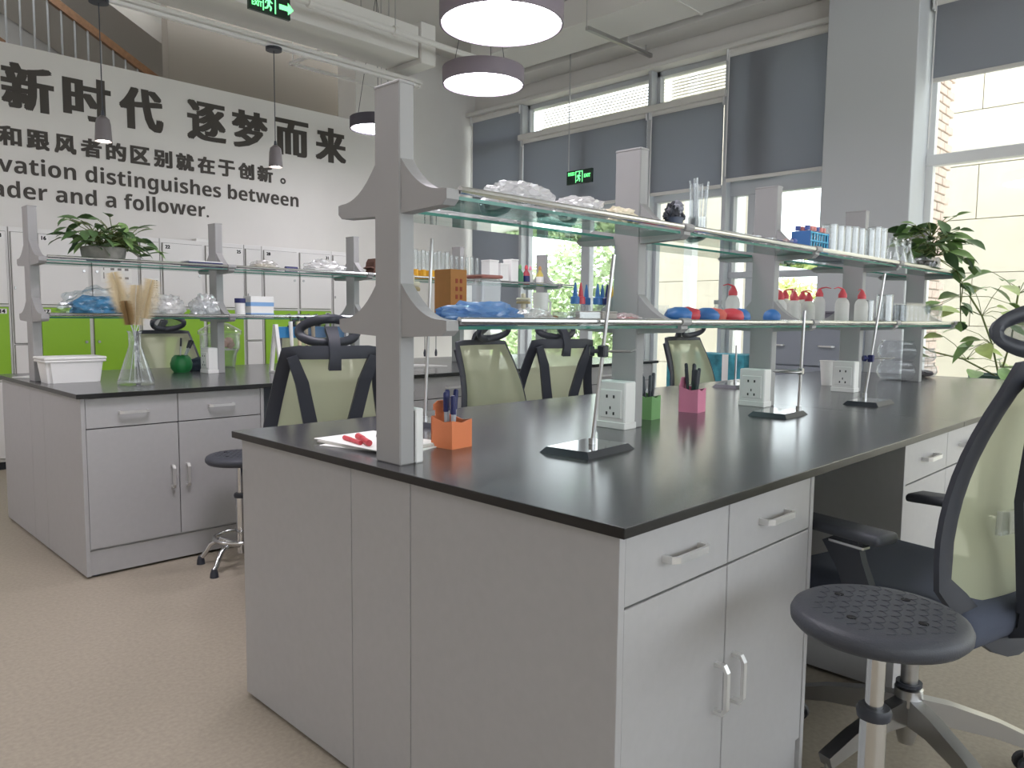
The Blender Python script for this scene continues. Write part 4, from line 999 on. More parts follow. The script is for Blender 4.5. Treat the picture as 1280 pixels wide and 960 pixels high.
for q in ([(0, 0, .82), (-.06, .04, 1.05), (-.12, .1, 1.25), (-.2, .16, 1.38)], [(0, 0, .82), (.03, -.05, 1.1), (.0, -.08, 1.45)], [(.05, 0, .82), (-.1, .2, .95), (-.2, .38, 1.0), (-.26, .5, 1.08)]):
    bm = B(); tube(bm, q, .006, 6); obj('branch', bm, stem_m, t, 4)
src = seeds(.19, .1, [leaf_m, leaf_y, leaf_m])
plant(t, [(-.06, .04, 1.05), (-.12, .1, 1.25), (-.2, .16, 1.38), (.0, -.08, 1.4), (-.1, .18, .95), (0, 0, .9)], src, 40, .26, .9, rnd, (.6, 1.1)); drop(src)
t = thing('shelf_plant', 'bushy green plant in a grey bowl on the upper rear shelf', 'plant', (1.39, LYC-.125, ZU+e)); rnd = random.Random(9)
bm = B(); lathe(bm, [(0, 0), (.075, 0), (.105, .03), (.112, .075), (.107, .08), (.1, .075), (.095, .035), (0, .01)], 30); obj('pot', bm, mat('grey_ceramic', '8b8a84', .5, var=.2, scale=25), t, .7)
bm = B(); blob(bm, (0, 0, .062), .09, .09, .02, 2, .2, 4, 2); obj('soil', bm, soil_m, t)
src = seeds(.12, .062, [leaf_m, leaf_d, leaf_d])
plant(t, [(0, 0, .09), (.06, 0, .09), (-.07, 0, .09), (.1, 0, .08), (-.03, 0, .14), (.04, -.03, .12)], src, 110, .17, .95, rnd, (.55, .95)); drop(src)

# ---- front rack, lower shelf
bag('blue plastic bag on the lower front shelf beside the nearest post', (1.285, YF, ZL+e), .125, .068, .035, clear('blue_film', 'c5d8ee', .15, .7, 2, .15, milk=.6, milkcol='8fb4dc'), 31, mat('blue_cloth', '93b8e0', .8))
bag('crumpled clear bag right of the blue bag on the lower front shelf', (1.475, YF, ZL+e), .05, .055, .028, bagpl, 32)
t = thing('kraft_box', 'brown cardboard box printed with red marks on the lower front shelf', 'box', (1.41, YB+.005, ZL)); bm = B(); box(bm, -.03, .03, -.035, .035, 0, .152, .001); obj('box_body', bm, kraft, t)
for k in range(6):
    bm = B(); box(bm, -.012+.016*(k % 2), -.004+.016*(k % 2), -.0358, -.035, .07+.022*(k//2), .082+.022*(k//2)); obj('printed_mark', bm, mat('red_brown_print', '8f3f2a', .8), t)
t = thing('clear_canister', 'clear plastic canister with a reddish lid beside the cardboard box', 'canister', (1.53, YB, ZL)); bm = B(); box(bm, -.04, .04, -.04, .04, 0, .132, .008, 2); obj('canister_wall', bm, clearpl, t); bm = B(); box(bm, -.043, .043, -.043, .043, .1325, .142, .004); obj('lid', bm, col('dull_red_lid', 'b5736a'), t)
for nm, lab, x, y, h in (('pedestal_stand', 'small cream pedestal with stacked discs left of the cardboard box', 1.285, YB+.02, .128), ('pedestal_stand', 'small cream pedestal with stacked discs beside the blue dropper bottles', 1.70, YB, .09)):
    t = thing(nm, lab, 'stand', (x, y, ZL)); cr = mat('cream_plastic', 'd6cdb6', .5)
    bm = B(); lathe(bm, [(0, 0), (.018, 0), (.016, .006), (.008, .01), (.008, h*.7), (0, h*.7)], 16); obj('column', bm, cr, t, .6)
    for k in range(2):
        bm = B(); lathe(bm, [(0, h*(.7+.11*k)), (.022, h*(.7+.11*k)), (.023, h*(.75+.11*k)), (.02, h*(.79+.11*k)), (0, h*(.79+.11*k))], 20); obj('disc', bm, cr if k else mat('tan_disc', 'a89873', .5), t, .6)
    bm = B(); box(bm, -.006, .006, -.006, .006, h*.9, h*1.05, .002); obj('top_knob', bm, cr, t)
t = thing('white_mug', 'white mug standing behind the dropper bottles', 'mug', (1.80, YB+.02, ZL)); bm = B(); cup(bm, .022, .026, .1, .003, 20); obj('mug_wall', bm, mat('off_white_ceramic', 'e6e4e0', .3), t, .6)
bm = B(); tube(bm, [(.022, 0, .03), (.045, 0, .04), (.047, 0, .07), (.024, 0, .085)], .004, 8); obj('handle', bm, mat('off_white_ceramic', 'e6e4e0', .3), t, .8)
t = thing('wire_coil', 'tangled coil of brown wire on the lower front shelf', 'wire', (1.545, YF+.005, ZL+.012))
bm = B()
for k in range(5):
    a0 = random.uniform(0, 6); r0 = random.uniform(.022, .034); ax = Vector((random.uniform(-.5, .5), random.uniform(-.5, .5), 1)).normalized(); u_ = ax.orthogonal().normalized(); v_ = ax.cross(u_)
    tube(bm, [Vector((0, 0, .018))+r0*(math.cos(2*PI*q/18+a0)*u_+math.sin(2*PI*q/18+a0)*v_)+Vector((0, 0, .001*k)) for q in range(19)], .0018, 5, False)
lo = min(v.co.z for v in bm.verts)
for v in bm.verts: v.co.z -= lo+.0118
tag(obj('wire_loops', bm, mat('copper_brown', '8a6a52', .4, .5), t, 4), kind='stuff')
t = thing('yellow_pad', 'pale yellow paper pad under the wire coil', 'pad', (1.545, YF, ZL+e)); bm = B(); box(bm, -.045, .045, -.06, .06, 0, .010, .001); obj('sheets', bm, mat('pale_yellow_paper', 'ddd2a0', .8), t)
t = thing('clear_tray', 'low clear plastic tray of small tubes on the lower front shelf', 'tray', (1.65, YF-.005, ZL)); bm = B()
for x0, x1, y0, y1, z0, z1 in ((-.045, .045, -.05, .05, 0, .002), (-.045, -.043, -.05, .05, .002, .038), (.043, .045, -.05, .05, .002, .038), (-.043, .043, -.05, -.048, .002, .038), (-.043, .043, .048, .05, .002, .038)): box(bm, x0, x1, y0, y1, z0, z1)
obj('tray_wall', bm, clearpl, t)
for k in range(8):
    bm = B(); tube(bm, [(-.034+k*.0097, -.04, .008+.006*(k % 2)), (-.034+k*.0097, .04, .012)], .0045, 7); obj('small_tube', bm, clearpl, t, .7)
t = thing('grey_carton', 'small plain grey carton on the lower front shelf', 'box', (1.745, YF, ZL)); bm = B(); box(bm, -.035, .035, -.05, .05, 0, .036, .002); obj('carton_body', bm, mat('grey_board', 'a8a29c', .8), t); bm = B(); box(bm, -.035, .035, -.051, .051, .0362, .041, .001); obj('lid', bm, mat('grey_board', 'a8a29c', .8), t)
caps = [blue, red, blue, blue, blue, navy, yellow, blue, blue]; cn = ['blue', 'red', 'blue', 'blue', 'blue', 'navy', 'yellow', 'blue', 'blue']
od = ['first', 'second', 'third', 'fourth', 'fifth', 'sixth', 'seventh', 'eighth', 'ninth']
for k in range(9):
    px = (719, 726, 733, 747, 753, 759, 765, 770, 776)[k]; y = (YB-.035, YB-.035, YB+.04, YB-.035, YB+.0, YB-.035, YB+.04, YB-.035, YB+.03)[k]
    dropper('dropper bottle with a %s pointed cap, %s from the left' % (cn[k], od[k]), (sx(px, y, 370), y, ZL+e), caps[k], .135)
bag('small bag with red contents in front of the dropper bottles', (1.86, YF-.02, ZL+e), .05, .05, .022, bagpl, 36, red)
bag('flat clear bag against the second grey post on the lower front shelf', (1.935, YF, ZL+e), .05, .06, .015, bagpl, 37)
t = thing('clear_bin', 'clear plastic bin right of the second post on the lower front shelf', 'bin', (2.31, YB, ZL))
bm = B()
for x0, x1, y0, y1, z0, z1 in ((-.1, .1, -.06, .06, 0, .002), (-.1, -.098, -.06, .06, .002, .07), (.098, .1, -.06, .06, .002, .07), (-.098, .098, -.06, -.058, .002, .07), (-.098, .098, .058, .06, .002, .07), (-.001, .001, -.058, .058, .002, .066)): box(bm, x0, x1, y0, y1, z0, z1)
obj('bin_wall', bm, acr, t)
lm = [('blue', blue), ('red', red), ('blue', blue), ('salmon', col('salmon_cloth', 'd0685c', .8)), ('red', red), ('blue', blue)]
for k, (nm, m_) in enumerate(lm):
    bm = B(); blob(bm, (0, 0, 0), .045, .045, .03, 3, .12, 2.5, 40+k); lo = min(v.co.z for v in bm.verts)
    for v in bm.verts: v.co.z -= lo
    o = obj('cloth_bundle', bm, m_, None, 4); o.location = (2.16+k*.087, YF-.01+.02*(k % 2), ZL+e); tag(o, '%s rolled cloth bundle on the lower front shelf, %s from the clear bin' % (nm, od[k]), 'cloth', 'rolled cloth bundles')
bm = B(); blob(bm, (0, 0, .031), .033, .033, .031, 3, .05, 2, 50); o = obj('blue_ball', bm, blue, None, 4); o.location = (2.80, YF-.02, ZL+e); tag(o, 'blue cloth ball in front of the third post on the lower front shelf', 'ball')
t = thing('small_bottle', 'small clear bottle with a grey cap behind the cloth bundles', 'bottle', (sx(897, YB), YB, ZL)); bm = B(); lathe(bm, [(0, 0), (.03, 0), (.032, .01), (.032, .05), (.014, .075), (.014, .085), (0, .085)], 20); obj('bottle_body', bm, clearpl, t, .7); bm = B(); lathe(bm, [(0, .083), (.017, .083), (.017, .1), (0, .1)], 16); obj('cap', bm, post_m, t, .6)
F2, B2 = YB-.035, YB+.04
WB = [(916, YB, 'behind the third grey post on its left'), (975, F2, 'in the front row, nearest the third post'), (993, F2, 'in the front row, second from the third post'), (1011, F2, 'in the front row, third from the third post'), (969, B2, 'in the back row, nearest the third post'), (981, B2, 'in the back row, second from the third post'), (992, B2, 'in the back row, third from the third post'), (1003, B2, 'in the back row, fourth from the third post'), (1024, F2+.03, 'tall one in the cluster, last on the right'), (1053, YF, 'standing alone left of the fourth post'), (1077, YF-.01, 'standing right of the fourth post')]
for k, (px, y, lab) in enumerate(WB):
    wash_bottle('white wash bottle with a red cap, '+lab, (sx(px, y, 375), y, ZL+e), random.uniform(-1.2, 1.2) if k % 3 else 2.8, .165 if k in (1, 2, 3) else (.205 if k == 8 else .18))
cylinder_glass('beaker', 'tall clear beaker right of the last wash bottle', (4.06, YF, ZL+e), .038, .15, 'glassware at the window end of the lower shelf')
cylinder_glass('beaker', 'slim clear beaker beside the tall one on the lower front shelf', (3.9, YF+.02, ZL+e), .025, .12, 'glassware at the window end of the lower shelf')
t = thing('acrylic_box', 'long clear acrylic box of glass tubes at the end of the lower front shelf', 'box', (4.50, YF, ZL))
bm = B()
for x0, x1, y0, y1, z0, z1 in ((-.3, .3, -.06, .06, 0, .004), (-.3, -.297, -.06, .06, .004, .115), (.297, .3, -.06, .06, .004, .115), (-.297, .297, -.06, -.057, .004, .115), (-.297, .297, .057, .06, .004, .115)): box(bm, x0, x1, y0, y1, z0, z1)
obj('box_wall', bm, acr, t)
for k in range(7):
    cylinder_glass('glass_cylinder', 'clear glass cylinder in the acrylic box, %s from the left' % od[k], (4.29+k*.07, YF, ZL+.0045), .024, .1, 'glass cylinders in the acrylic box')

# ---- rear bench top
t = thing('storage_tub', 'white plastic tub with a lid at the left end of the rear bench', 'tub', (1.195, 4.425, TOP+e), .02); w, d, h = .132, .085, .118
def taper(bm, w0, d0, w1, d1, z0, z1):
    a = [bm.verts.new((sx_*w0, sy*d0, z0)) for sx_, sy in ((-1, -1), (1, -1), (1, 1), (-1, 1))]; b = [bm.verts.new((sx_*w1, sy*d1, z1)) for sx_, sy in ((-1, -1), (1, -1), (1, 1), (-1, 1))]
    bm.faces.new(a[::-1]); bm.faces.new(b)
    for k in range(4): bm.faces.new((a[k], a[(k+1) % 4], b[(k+1) % 4], b[k]))
    bmesh.ops.bevel(bm, geom=[e_ for e_ in bm.edges if abs(e_.verts[0].co.z-e_.verts[1].co.z) > .01], offset=.018, segments=3, affect='EDGES')
bm = B(); taper(bm, w-.01, d-.008, w+.004, d+.006, 0, h); obj('tub_body', bm, white_pl, t, .6)
bm = B(); box(bm, -w-.012, w+.012, -d-.012, d+.012, h-.012, h, .005, 2); obj('tub_rim', bm, white_pl, t)
bm = B(); box(bm, -w-.014, w+.014, -d-.014, d+.014, h+.0005, h+.016, .006, 2); obj('lid', bm, white_pl, t)
YFK = 4.06; xf = sx(170, YFK, 470)
t = conical('large_flask', 'large conical glass flask holding dried bottle brushes on the rear bench', (xf, YFK, TOP+e), .088, .27, None, .03); 
tan = mat('tan_bristles', 'dccdaa', .9, bump=.6, bscale=150)
for k, (dx, dy, tz, rr, lb) in enumerate(((-.085, .02, .56, .06, 'tan bottle brush in the flask, leaning left'), (.015, 0, .5, .06, 'tan bottle brush in the middle of the flask'), (.085, -.02, .53, .065, 'tan bottle brush in the flask, leaning right'), (-.05, -.03, .42, .04, 'short brown bottle brush at the flask mouth'))):
    tt = thing('bottle_brush', lb, 'brush', (xf, YFK, TOP+e), 0, 'bottle brushes in the large flask'); a = Vector((-dx*.35, -dy*.35, .012)); b = Vector((dx, dy, tz)); d_ = (b-a).normalized()
    bm = B(); tube(bm, [a, Vector((dx*.08, dy*.08, .27)), b], .002, 6); obj('wire_handle', bm, steel, tt, .8)
    bm = B(); u_ = d_.orthogonal().normalized(); v_ = d_.cross(u_); st = b-d_*(.2 if k < 3 else .12); N = 560
    core = []
    for q in range(N):
        f = q/N; c = st+(b-st)*f; an = q*2.4; R__ = rr*(.75+.35*math.sin(f*PI))*random.uniform(.8, 1.1); e_ = c+(u_*math.cos(an)+v_*math.sin(an))*R__; w_ = d_*.0012
        bm.faces.new([bm.verts.new(c-w_), bm.verts.new(c+w_), bm.verts.new(e_)])
    tag(obj('bristles', bm, tan if k != 3 else mat('brown_bristles', '9a7f55', .9), tt), kind='stuff')
t = thing('cactus_pen_holder', 'round green pen holder on the rear bench', 'pen holder', (1.90, 4.76, TOP)); gm = mat('glossy_green', '1f7a3d', .35)
bm = B(); lathe(bm, [(0, 0), (.045, 0), (.062, .025), (.066, .055), (.055, .09), (.04, .105), (.036, .105), (.05, .085), (.058, .055), (.04, .012), (0, .01)], 24)
for v in bm.verts: a = math.atan2(v.co.y, v.co.x); k_ = 1+.05*math.cos(8*a); v.co.x *= k_; v.co.y *= k_
obj('holder_body', bm, gm, t, .9)
for k, tl in enumerate(((.1, .1), (.35, -.1), (.22, -.3), (.5, .05))):
    tt = thing('pen', ('black pen upright in the round green holder', 'black pen leaning right in the round green holder', 'black pen leaning forward in the round green holder', 'black pen leaning farthest right in the round green holder')[k], 'pen', (1.90, 4.76, TOP+.012), 0, 'pens in the green holder')
    d_ = Vector((tl[0], tl[1], 1)).normalized(); bm = B(); tube(bm, [Vector((-.01, 0, 0)), Vector((-.01, 0, 0))+d_*.15], .0045, 8); obj('barrel', bm, mat('pen_grey', 'c9c9cc', .4), tt, .6); bm = B(); tube(bm, [Vector((-.01, 0, 0))+d_*.148, Vector((-.01, 0, 0))+d_*.2], .006, 8); obj('cap', bm, black_pl, tt, .6)
t = thing('glass_desiccator', 'round glass desiccator with a domed lid and pink contents on the rear bench', 'desiccator', (2.27, 5.03, TOP))
bm = B(); lathe(bm, [(0, 0), (.09, 0), (.095, .01), (.105, .09), (.128, .13), (.128, .22), (.14, .225), (.14, .235), (.124, .235), (.122, .13), (.1, .09), (.088, .012), (0, .012)], 36); obj('base_vessel', bm, glass, t, .7)
bm = B(); lathe(bm, [(.14, .236), (.14, .246), (.12, .262), (.06, .295), (.02, .305), (.018, .315), (.026, .325), (.026, .338), (0, .338)], 36); obj('domed_lid', bm, glass, t, .7)
pk = col('pink_granules', 'd9a79b', .8)
for k in range(9):
    bm = B(); blob(bm, (random.uniform(-.07, .07), random.uniform(-.07, .07), .15+random.uniform(-.01, .03)), .03, .028, .024, 2, .5, 4, 60+k); obj('pink_lump', bm, pk, t)
bm = B(); lathe(bm, [(0, .118), (.105, .118), (.105, .124), (0, .124)], 30); obj('perforated_plate', bm, white_pl, t)
bm = B(); blob(bm, (0, 0, .03), .085, .06, .05, 4, .25, 2.2, 70, flat=-.03); lo = min(v.co.z for v in bm.verts)
for v in bm.verts: v.co.z -= lo
o = obj('black_cloth', bm, black_fab, None, 4); o.location = (2.075, 4.72, TOP+e); o.location.x = 2.09; o.location.y = 4.72; tag(o, 'crumpled black cloth beside the white socket box on the rear bench', 'cloth')
o.location = (2.06, 4.85, TOP+e)
bm = B(); box(bm, -.06, .06, -.1, .1, 0, .004, .001); o = obj('folded_paper', bm, paper); o.location = (1.13, 4.83, TOP+e); o.rotation_euler = (0, 0, .5); tag(o, 'white folded paper behind the white tub', 'paper')
# pipette stand
t = thing('pipette_stand', 'white A-frame pipette stand with a blue bar on the rear bench', 'stand', (2.32, 4.36, TOP)); 
for x in (0, .5):
    bm = B(); fl = [(-.075, 0), (-.055, 0), (0, .265), (.055, 0), (.075, 0), (.012, .3), (-.012, .3)]; prism(bm, fl, 'x', x-.011, x+.011); fr = obj('side_frame', bm, white_pl, t)
    bm = B(); box(bm, x-.011, x+.011, -.055, .055, 0, .012); obj('foot_bar', bm, white_pl, fr)
bm = B(); box(bm, .0115, .4885, -.006, .006, .215, .285, .002); obj('hanging_bar', bm, col('mid_blue_bar', '2f7fb5'), t)
bodies = [white_pl, mat('cream_pipette', 'e0cfae', .4), mat('cream_pipette', 'e0cfae', .4), mat('cream_pipette', 'e0cfae', .4), white_pl]
for k in range(5):
    tt = thing('pipette', 'hand pipette hanging on the blue bar, %s from the left' % od[k], 'pipette', (2.32+(.10, .155, .205, .255, .36)[k], 4.335, TOP), 0, 'pipettes on the pipette stand')
    L_ = Vector((.05, 0, -1)).normalized(); a = Vector((-.012, 0, .318))
    bm = B(); tube(bm, [a, a+L_*.15], [.013, .011], 10); obj('grip', bm, bodies[k], tt, .7)
    bm = B(); tube(bm, [a+L_*.148, a+L_*.155, a+L_*.27], [.011, .005, .0035], 8); obj('shaft', bm, black_pl if 0 < k < 4 else white_pl, tt, .7)
    bm = B(); tube(bm, [a-L_*.025, a], .004, 8); tube(bm, [a-L_*.032, a-L_*.024], .010, 10); obj('plunger', bm, black_pl, tt, .7)
    bm = B(); box(bm, a.x-.012, a.x+.012, .004, .017, .283, .293); obj('hook', bm, black_pl, tt)
for k in range(9):
    r = .052; bm = B(); lathe(bm, [(0, 0), (r, 0), (r, .012), (r-.002, .012), (r-.002, .002), (0, .002)], 28); o = obj('petri_dish', bm, clearpl, None, .6); o.location = (3.2, 4.64, TOP+e+k*.0128); tag(o, 'clear petri dish in the tall pile on the rear bench', 'petri dish', 'petri dishes piled on the rear bench')
t = thing('pipette_gun', 'pale pipette lying on the rear bench left of the mesh chairs', 'pipette', (3.22, 4.30, TOP)); 
bm = B(); tube(bm, [(.04, -.015, .012), (.16, -.08, .012), (.3, -.16, .008)], [.011, .009, .003], 10); obj('barrel', bm, milky, t, .7); bm = B(); tube(bm, [(-.03, .02, .0185), (-.01, .01, .0185), (.0, .006, .0185), (.04, -.015, .013)], [.018, .018, .007, .007], 10); obj('plunger', bm, black_pl, t, .7)
for k, px in enumerate((531, 545, 697, 711)):
    y = LYC-.17; x = sx(px, y, 430); tt = thing('hanging_brush', 'thin black-tipped brush hanging under the rear lower shelf, %s from the left' % od[k], 'brush', (x, y, ZL-.0085), 0, 'brushes hanging under the rear shelf')
    bm = B(); tube(bm, [(0, 0, 0), (0, 0, -.22)], .0028, 6); obj('stem', bm, black_pl, tt, .7); bm = B(); lathe(bm, [(0, -.27), (.008, -.265), (.01, -.24), (.005, -.215), (0, -.215)], 12); obj('tip', bm, black_pl, tt, .7)

# ---- rear rack, lower shelf
LF, LB = LYC-.125, LYC+.125
bag('bag of blue gloves at the left end of the lower rear shelf', (1.37, LF, ZL+e),   .185, .07, .095, clear('glove_bag_film', 'f2f6f8', .08, .5, 2.5, .12, milk=.03), 81, mat('blue_gloves', '2f7ba6', .6, var=.5, scale=25))
bag('large clear bag in the left bay of the lower rear shelf', (1.71, LF, ZL+e), .1, .07, .08, bagpl, 82, paper)
bag('clear bag with blue labels on the lower rear shelf beside the second post', (1.93, LF, ZL+e), .08, .07, .085, bagpl, 83, mat('blue_white_label', 'cfd6e8', .6, var=.5, scale=30))
for k in range(2):
    t = thing('tissue_box', ('lower', 'upper')[k]+' white and blue carton in the pair on the lower rear shelf', 'box', (2.27, LF, ZL+k*.0665), 0, 'stacked cartons on the lower rear shelf'); bm = B(); box(bm, -.075, .075, -.05, .05, 0, .066, .001); obj('carton', bm, white_pl, t); bm = B(); box(bm, -.0755, .076, -.0506, -.05, .006, .03); obj('blue_band', bm, col('sky_blue_print', '7fa9d8'), t); bm = B(); box(bm, -.0758, -.075, -.05, .05, .006, .03); obj('blue_band', bm, col('sky_blue_print', '7fa9d8'), t)
t = thing('capped_jar', 'white jar with a navy lid between the second post and the stacked cartons', 'jar', (2.145, LF-.01, ZL)); bm = B(); lathe(bm, [(0, 0), (.03, 0), (.03, .09), (0, .09)], 20); obj('jar_body', bm, white_pl, t, .6); bm = B(); lathe(bm, [(0, .0905), (.032, .0905), (.032, .118), (0, .118)], 20); obj('lid', bm, navy, t, .6)
for k in range(8):
    t = thing('steel_spatula', 'steel spatula lying on the lower rear shelf, %s from the stacked cartons' % od[k], 'spatula', (2.43+k*.064, LF, ZL+e), random.uniform(-.3, .3), 'steel spatulas on the lower rear shelf')
    bm = B(); flatbar(bm, [(-.03, .03, .004), (.0, -.01, .012), (.03, -.055, .022)], [.014, .008, .008], .004, side=(1, 0, 0)); obj('blade', bm, steel, t); bm = B(); tube(bm, [(.0, -.01, .012), (.03, -.055, .024)], .006, 8); obj('grip', bm, mat('grey_grip', '77777a', .5), t, .7)
for k, px in enumerate((640, 655, 668)):
    cylinder_glass('beaker', 'low glass beaker at the window end of the lower rear shelf, %s from the left' % od[k], (sx(px, LF), LF, ZL+e), .035, .09, 'beakers on the lower rear shelf')
# ---- rear rack, upper shelf
t = thing('flat_box', 'flat navy and white box on the upper rear shelf in front of the second post', 'box', (1.92, LF, ZU)); bm = B(); box(bm, -.1, .1, -.06, .06, 0, .03, .002); obj('box_body', bm, navy, t); bm = B(); box(bm, -.1, .1, -.06, .06, .0302, .036, .001); obj('lid', bm, white_pl, t)
bag('small crumpled clear bag on the upper rear shelf, just right of the navy box', (2.31, LF, ZU+e), .09, .065, .04, bagpl, 91, mat('beige_sponge', 'cbbf9f', .9))
t = thing('navy_roll', 'navy roll lying among the clear bags on the upper rear shelf', 'roll', (2.48, LF-.03, ZU)); bm = B(); tube(bm, [(-.04, 0, .0185), (.04, 0, .0185)], .018, 14); obj('roll_body', bm, navy, t, .6); bm = B(); tube(bm, [(-.055, 0, .0185), (.055, 0, .0185)], .007, 10); obj('core', bm, white_pl, t, .6)
bag('large crumpled clear bag on the upper rear shelf left of the third post', (2.74, LF, ZU+e), .15, .07, .055, bagpl, 92, paper)
bag('small clear bag leaning on the brown paper bag, upper rear shelf', (2.86, LB, ZU+e), .1, .06, .07, bagpl, 94)
t = thing('brown_bag', 'folded dark brown paper bag on the upper rear shelf at the third post', 'bag', (3.14, LF-.01, ZU)); bm = B(); brm = mat('dark_brown_paper', '5b3f34', .8)
prism(bm, [(-.06, 0), (.08, 0), (.06, .03), (.04, .04), (.04, .085), (.0, .09), (0, .12), (-.03, .125), (-.045, .1), (-.05, .07), (-.075, .06), (-.045, .05)], 'y', -.05, .05); obj('bag_body', bm, brm, t)
for k in range(15):
    px = 490+k*4.9; y = LF+(.045 if k % 2 else -.03); x = sx(px, y, 335)
    if abs((x-LX0-.06+LP/2) % LP-LP/2) < .055: x += .06
    t = thing('measuring_cylinder', 'glass measuring cylinder with a yellow base, %s from the left' % (od+['tenth', 'eleventh', 'twelfth', 'thirteenth', 'fourteenth', 'fifteenth'])[k], 'cylinder', (x, y, ZU), random.random(), 'measuring cylinders with yellow bases')
    bm = B(); lathe(bm, [(0, 0), (.03, 0), (.03, .012), (.022, .02), (.022, .07), (0, .07)], 6); obj('yellow_base', bm, clear('amber_plastic', 'f2cf6a', .1, .5, 3, .2, milk=.92, milkcol='f4cb55'), t)
    bm = B(); lathe(bm, [(0, .071), (.016, .071), (.016, .21), (.019, .214), (.014, .21), (.014, .075), (0, .075)], 12); obj('glass_tube', bm, glass, t, .7)
for k in range(6):
    px = 563+k*6.4; y = LF+(.04 if k % 2 else -.03)
    t = thing('measuring_cylinder', 'clear measuring cylinder right of the yellow ones, %s of six' % od[k], 'cylinder', (sx(px, y, 335)+.012, y, ZU), 0, 'clear measuring cylinders')
    bm = B(); lathe(bm, [(0, 0), (.028, 0), (.028, .012), (.013, .02), (.013, .19), (.016, .194), (.011, .19), (.011, .02), (0, .02)], 12); obj('glass_tube', bm, glass, t, .7)
t = thing('brush_jar', 'cream jar of thin brushes on the upper rear shelf above the cardboard box', 'jar', (sx(579, LB), LB, ZU)); bm = B(); lathe(bm, [(0, 0), (.035, 0), (.035, .09), (.025, .11), (.03, .13), (.026, .13), (.02, .11), (.03, .088), (0, .006)], 20); obj('jar_body', bm, mat('cream_ceramic', 'ddd3ba', .5), t, .7)
for k in range(7):
    a = k*.9; bm = B(); tube(bm, [(0, 0, .02), (.05*math.cos(a), .05*math.sin(a), .19+.02*(k % 3))], .0028, 6); obj('brush', bm, (white_pl, black_pl, steel)[k % 3], t, .7)
XB0 = sx(612, LF)
for k, (w_, h_) in enumerate(((.1, .17), (.09, .15), (.08, .19))):
    t = thing('white_carton', ('plain white carton right of the brush jar on the upper rear shelf', 'shorter white carton in the middle of the upper rear shelf', 'tallest white carton beside the coloured bottles')[k], 'box', (XB0+k*.118, LF, ZU), 0, 'white cartons on the upper rear shelf'); bm = B(); box(bm, -w_/2, w_/2, -.05, .05, 0, h_, .002); obj('carton_body', bm, white_pl, t); bm = B(); box(bm, -w_/2-.002, w_/2+.002, -.052, .052, h_+.0005, h_+.012, .001); obj('lid', bm, paper, t)
for k, (px, m_, cm, nm) in enumerate(((650, col('bottle_green', '3f7d58'), green, 'green bottle'), (658, col('bottle_red', 'a8414c'), red, 'red bottle'), (663, milky, pink, 'white bottle with a pink cap'), (675, col('bottle_yellow', 'cdbb5c'), mat('tan_cap', 'b98a55', .5), 'yellow bottle with a tan cap'))):
    y = LF+(.05 if k == 2 else -.02); t = thing('detergent_bottle', nm+' standing at the window end of the upper rear shelf', 'bottle', (sx(px, y, 335), y, ZU), 0, 'coloured bottles on the upper rear shelf'); r = .03 if k != 2 else .026; h_ = .13
    bm = B(); lathe(bm, [(0, 0), (r, 0), (r*1.03, .02), (r, h_*.7), (r*.4, h_*.92), (r*.4, h_), (0, h_)], 20); obj('bottle_body', bm, m_, t, .7)
    bm = B(); lathe(bm, [(0, h_+.0005), (r*.5, h_+.0005), (r*.45, h_+.02), (r*.2, h_+.035), (0, h_+.035)], 14); obj('cap', bm, cm, t, .7)
    if k in (1, 3):
        bm = B(); lathe(bm, [(r*1.032, .025), (r*1.06, .03), (r*1.045, .07), (r*1.02, .075)], 20); obj('label_wrap', bm, paper if k == 3 else navy, t, .7)

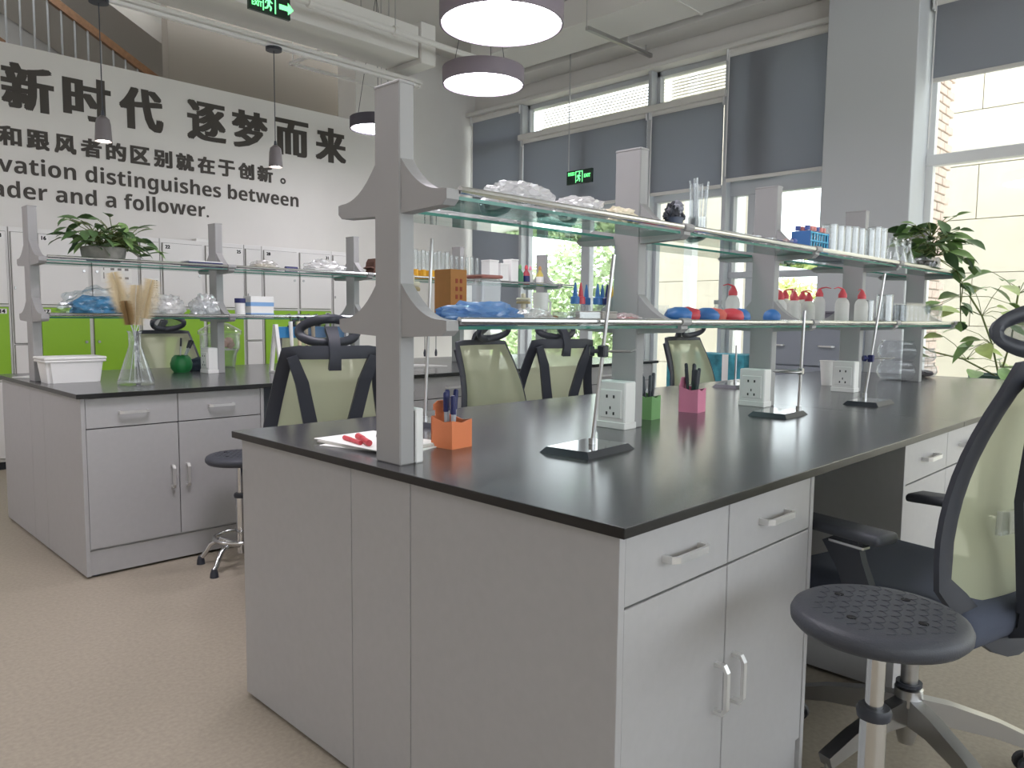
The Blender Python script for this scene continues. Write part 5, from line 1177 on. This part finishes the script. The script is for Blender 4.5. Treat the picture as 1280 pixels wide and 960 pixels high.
# ---- by the windows
t = thing('grey_cabinet', 'blue grey storage cabinet against the column', 'cabinet', (6.1, 2.72, 0), -PI/2)
bm = B(); box(bm, -.42, .42, .02, .22, .06, 1.16, .003); obj('carcass', bm, mat('blue_grey_enamel', '8f959f', .5), t)
bm = B(); box(bm, -.41, .41, .03, .21, 0, .06); obj('plinth', bm, dark_gap, t)
for a, b in ((-.415, -.003), (.003, .415)):
    bm = B(); box(bm, a, b, 0, .019, .07, .83, .002); d_ = obj('door', bm, mat('blue_grey_enamel', '8f959f', .5), t); handle(d_, ((a+b)/2, 0, .74), .12, False)
    bm = B(); box(bm, a, b, 0, .019, .84, 1.15, .002); d_ = obj('drawer', bm, mat('blue_grey_enamel', '8f959f', .5), t); handle(d_, ((a+b)/2, 0, 1.0), .12, False)
t = thing('cabinet_plant', 'small dark spiky plant on top of the blue grey cabinet', 'plant', (6.2, 2.92, 1.161)); rnd = random.Random(3)
bm = B(); cup(bm, .045, .06, .1, .004, 20); obj('pot', bm, white_pl, t, .6); bm = B(); lathe(bm, [(0, .085), (.052, .085), (.052, .09), (0, .09)], 20); obj('soil', bm, soil_m, t)
src = seeds(.14, .025, [leaf_d, leaf_m]); plant(t, [(0, 0, .1)], src, 18, .14, 1.0, rnd); drop(src)
t = thing('grey_storage_box', 'low purple grey storage box on top of the blue grey cabinet', 'box', (6.2, 2.58, 1.161), -PI/2)
bm = B(); box(bm, -.14, .14, -.06, .06, 0, .1, .006); obj('box_body', bm, mat('purple_grey', '77757f', .6), t); bm = B(); box(bm, -.145, .145, -.065, .065, .1005, .12, .005); obj('lid', bm, mat('purple_grey', '77757f', .6), t)
tealm = mat('teal_carton_print', '3f8fa0', .7, var=.5, scale=9)
for k, (y, z) in enumerate(((3.80, 0), (3.80, .3005), (3.80, .601), (3.38, 0), (3.38, .3005), (3.38, .601))):
    t = thing('teal_carton', ('bottom', 'middle', 'top')[k % 3]+' teal printed carton in the '+('left' if k < 3 else 'right')+' pile by the window', 'box', (6.22, y, z), 0, 'teal cartons piled by the window'); bm = B(); box(bm, -.16, .16, -.18, .18, 0, .3, .003); obj('carton', bm, tealm, t); bm = B(); box(bm, -.1605, .1605, -.03, .03, .001, .2995); obj('tape', bm, paper, t)
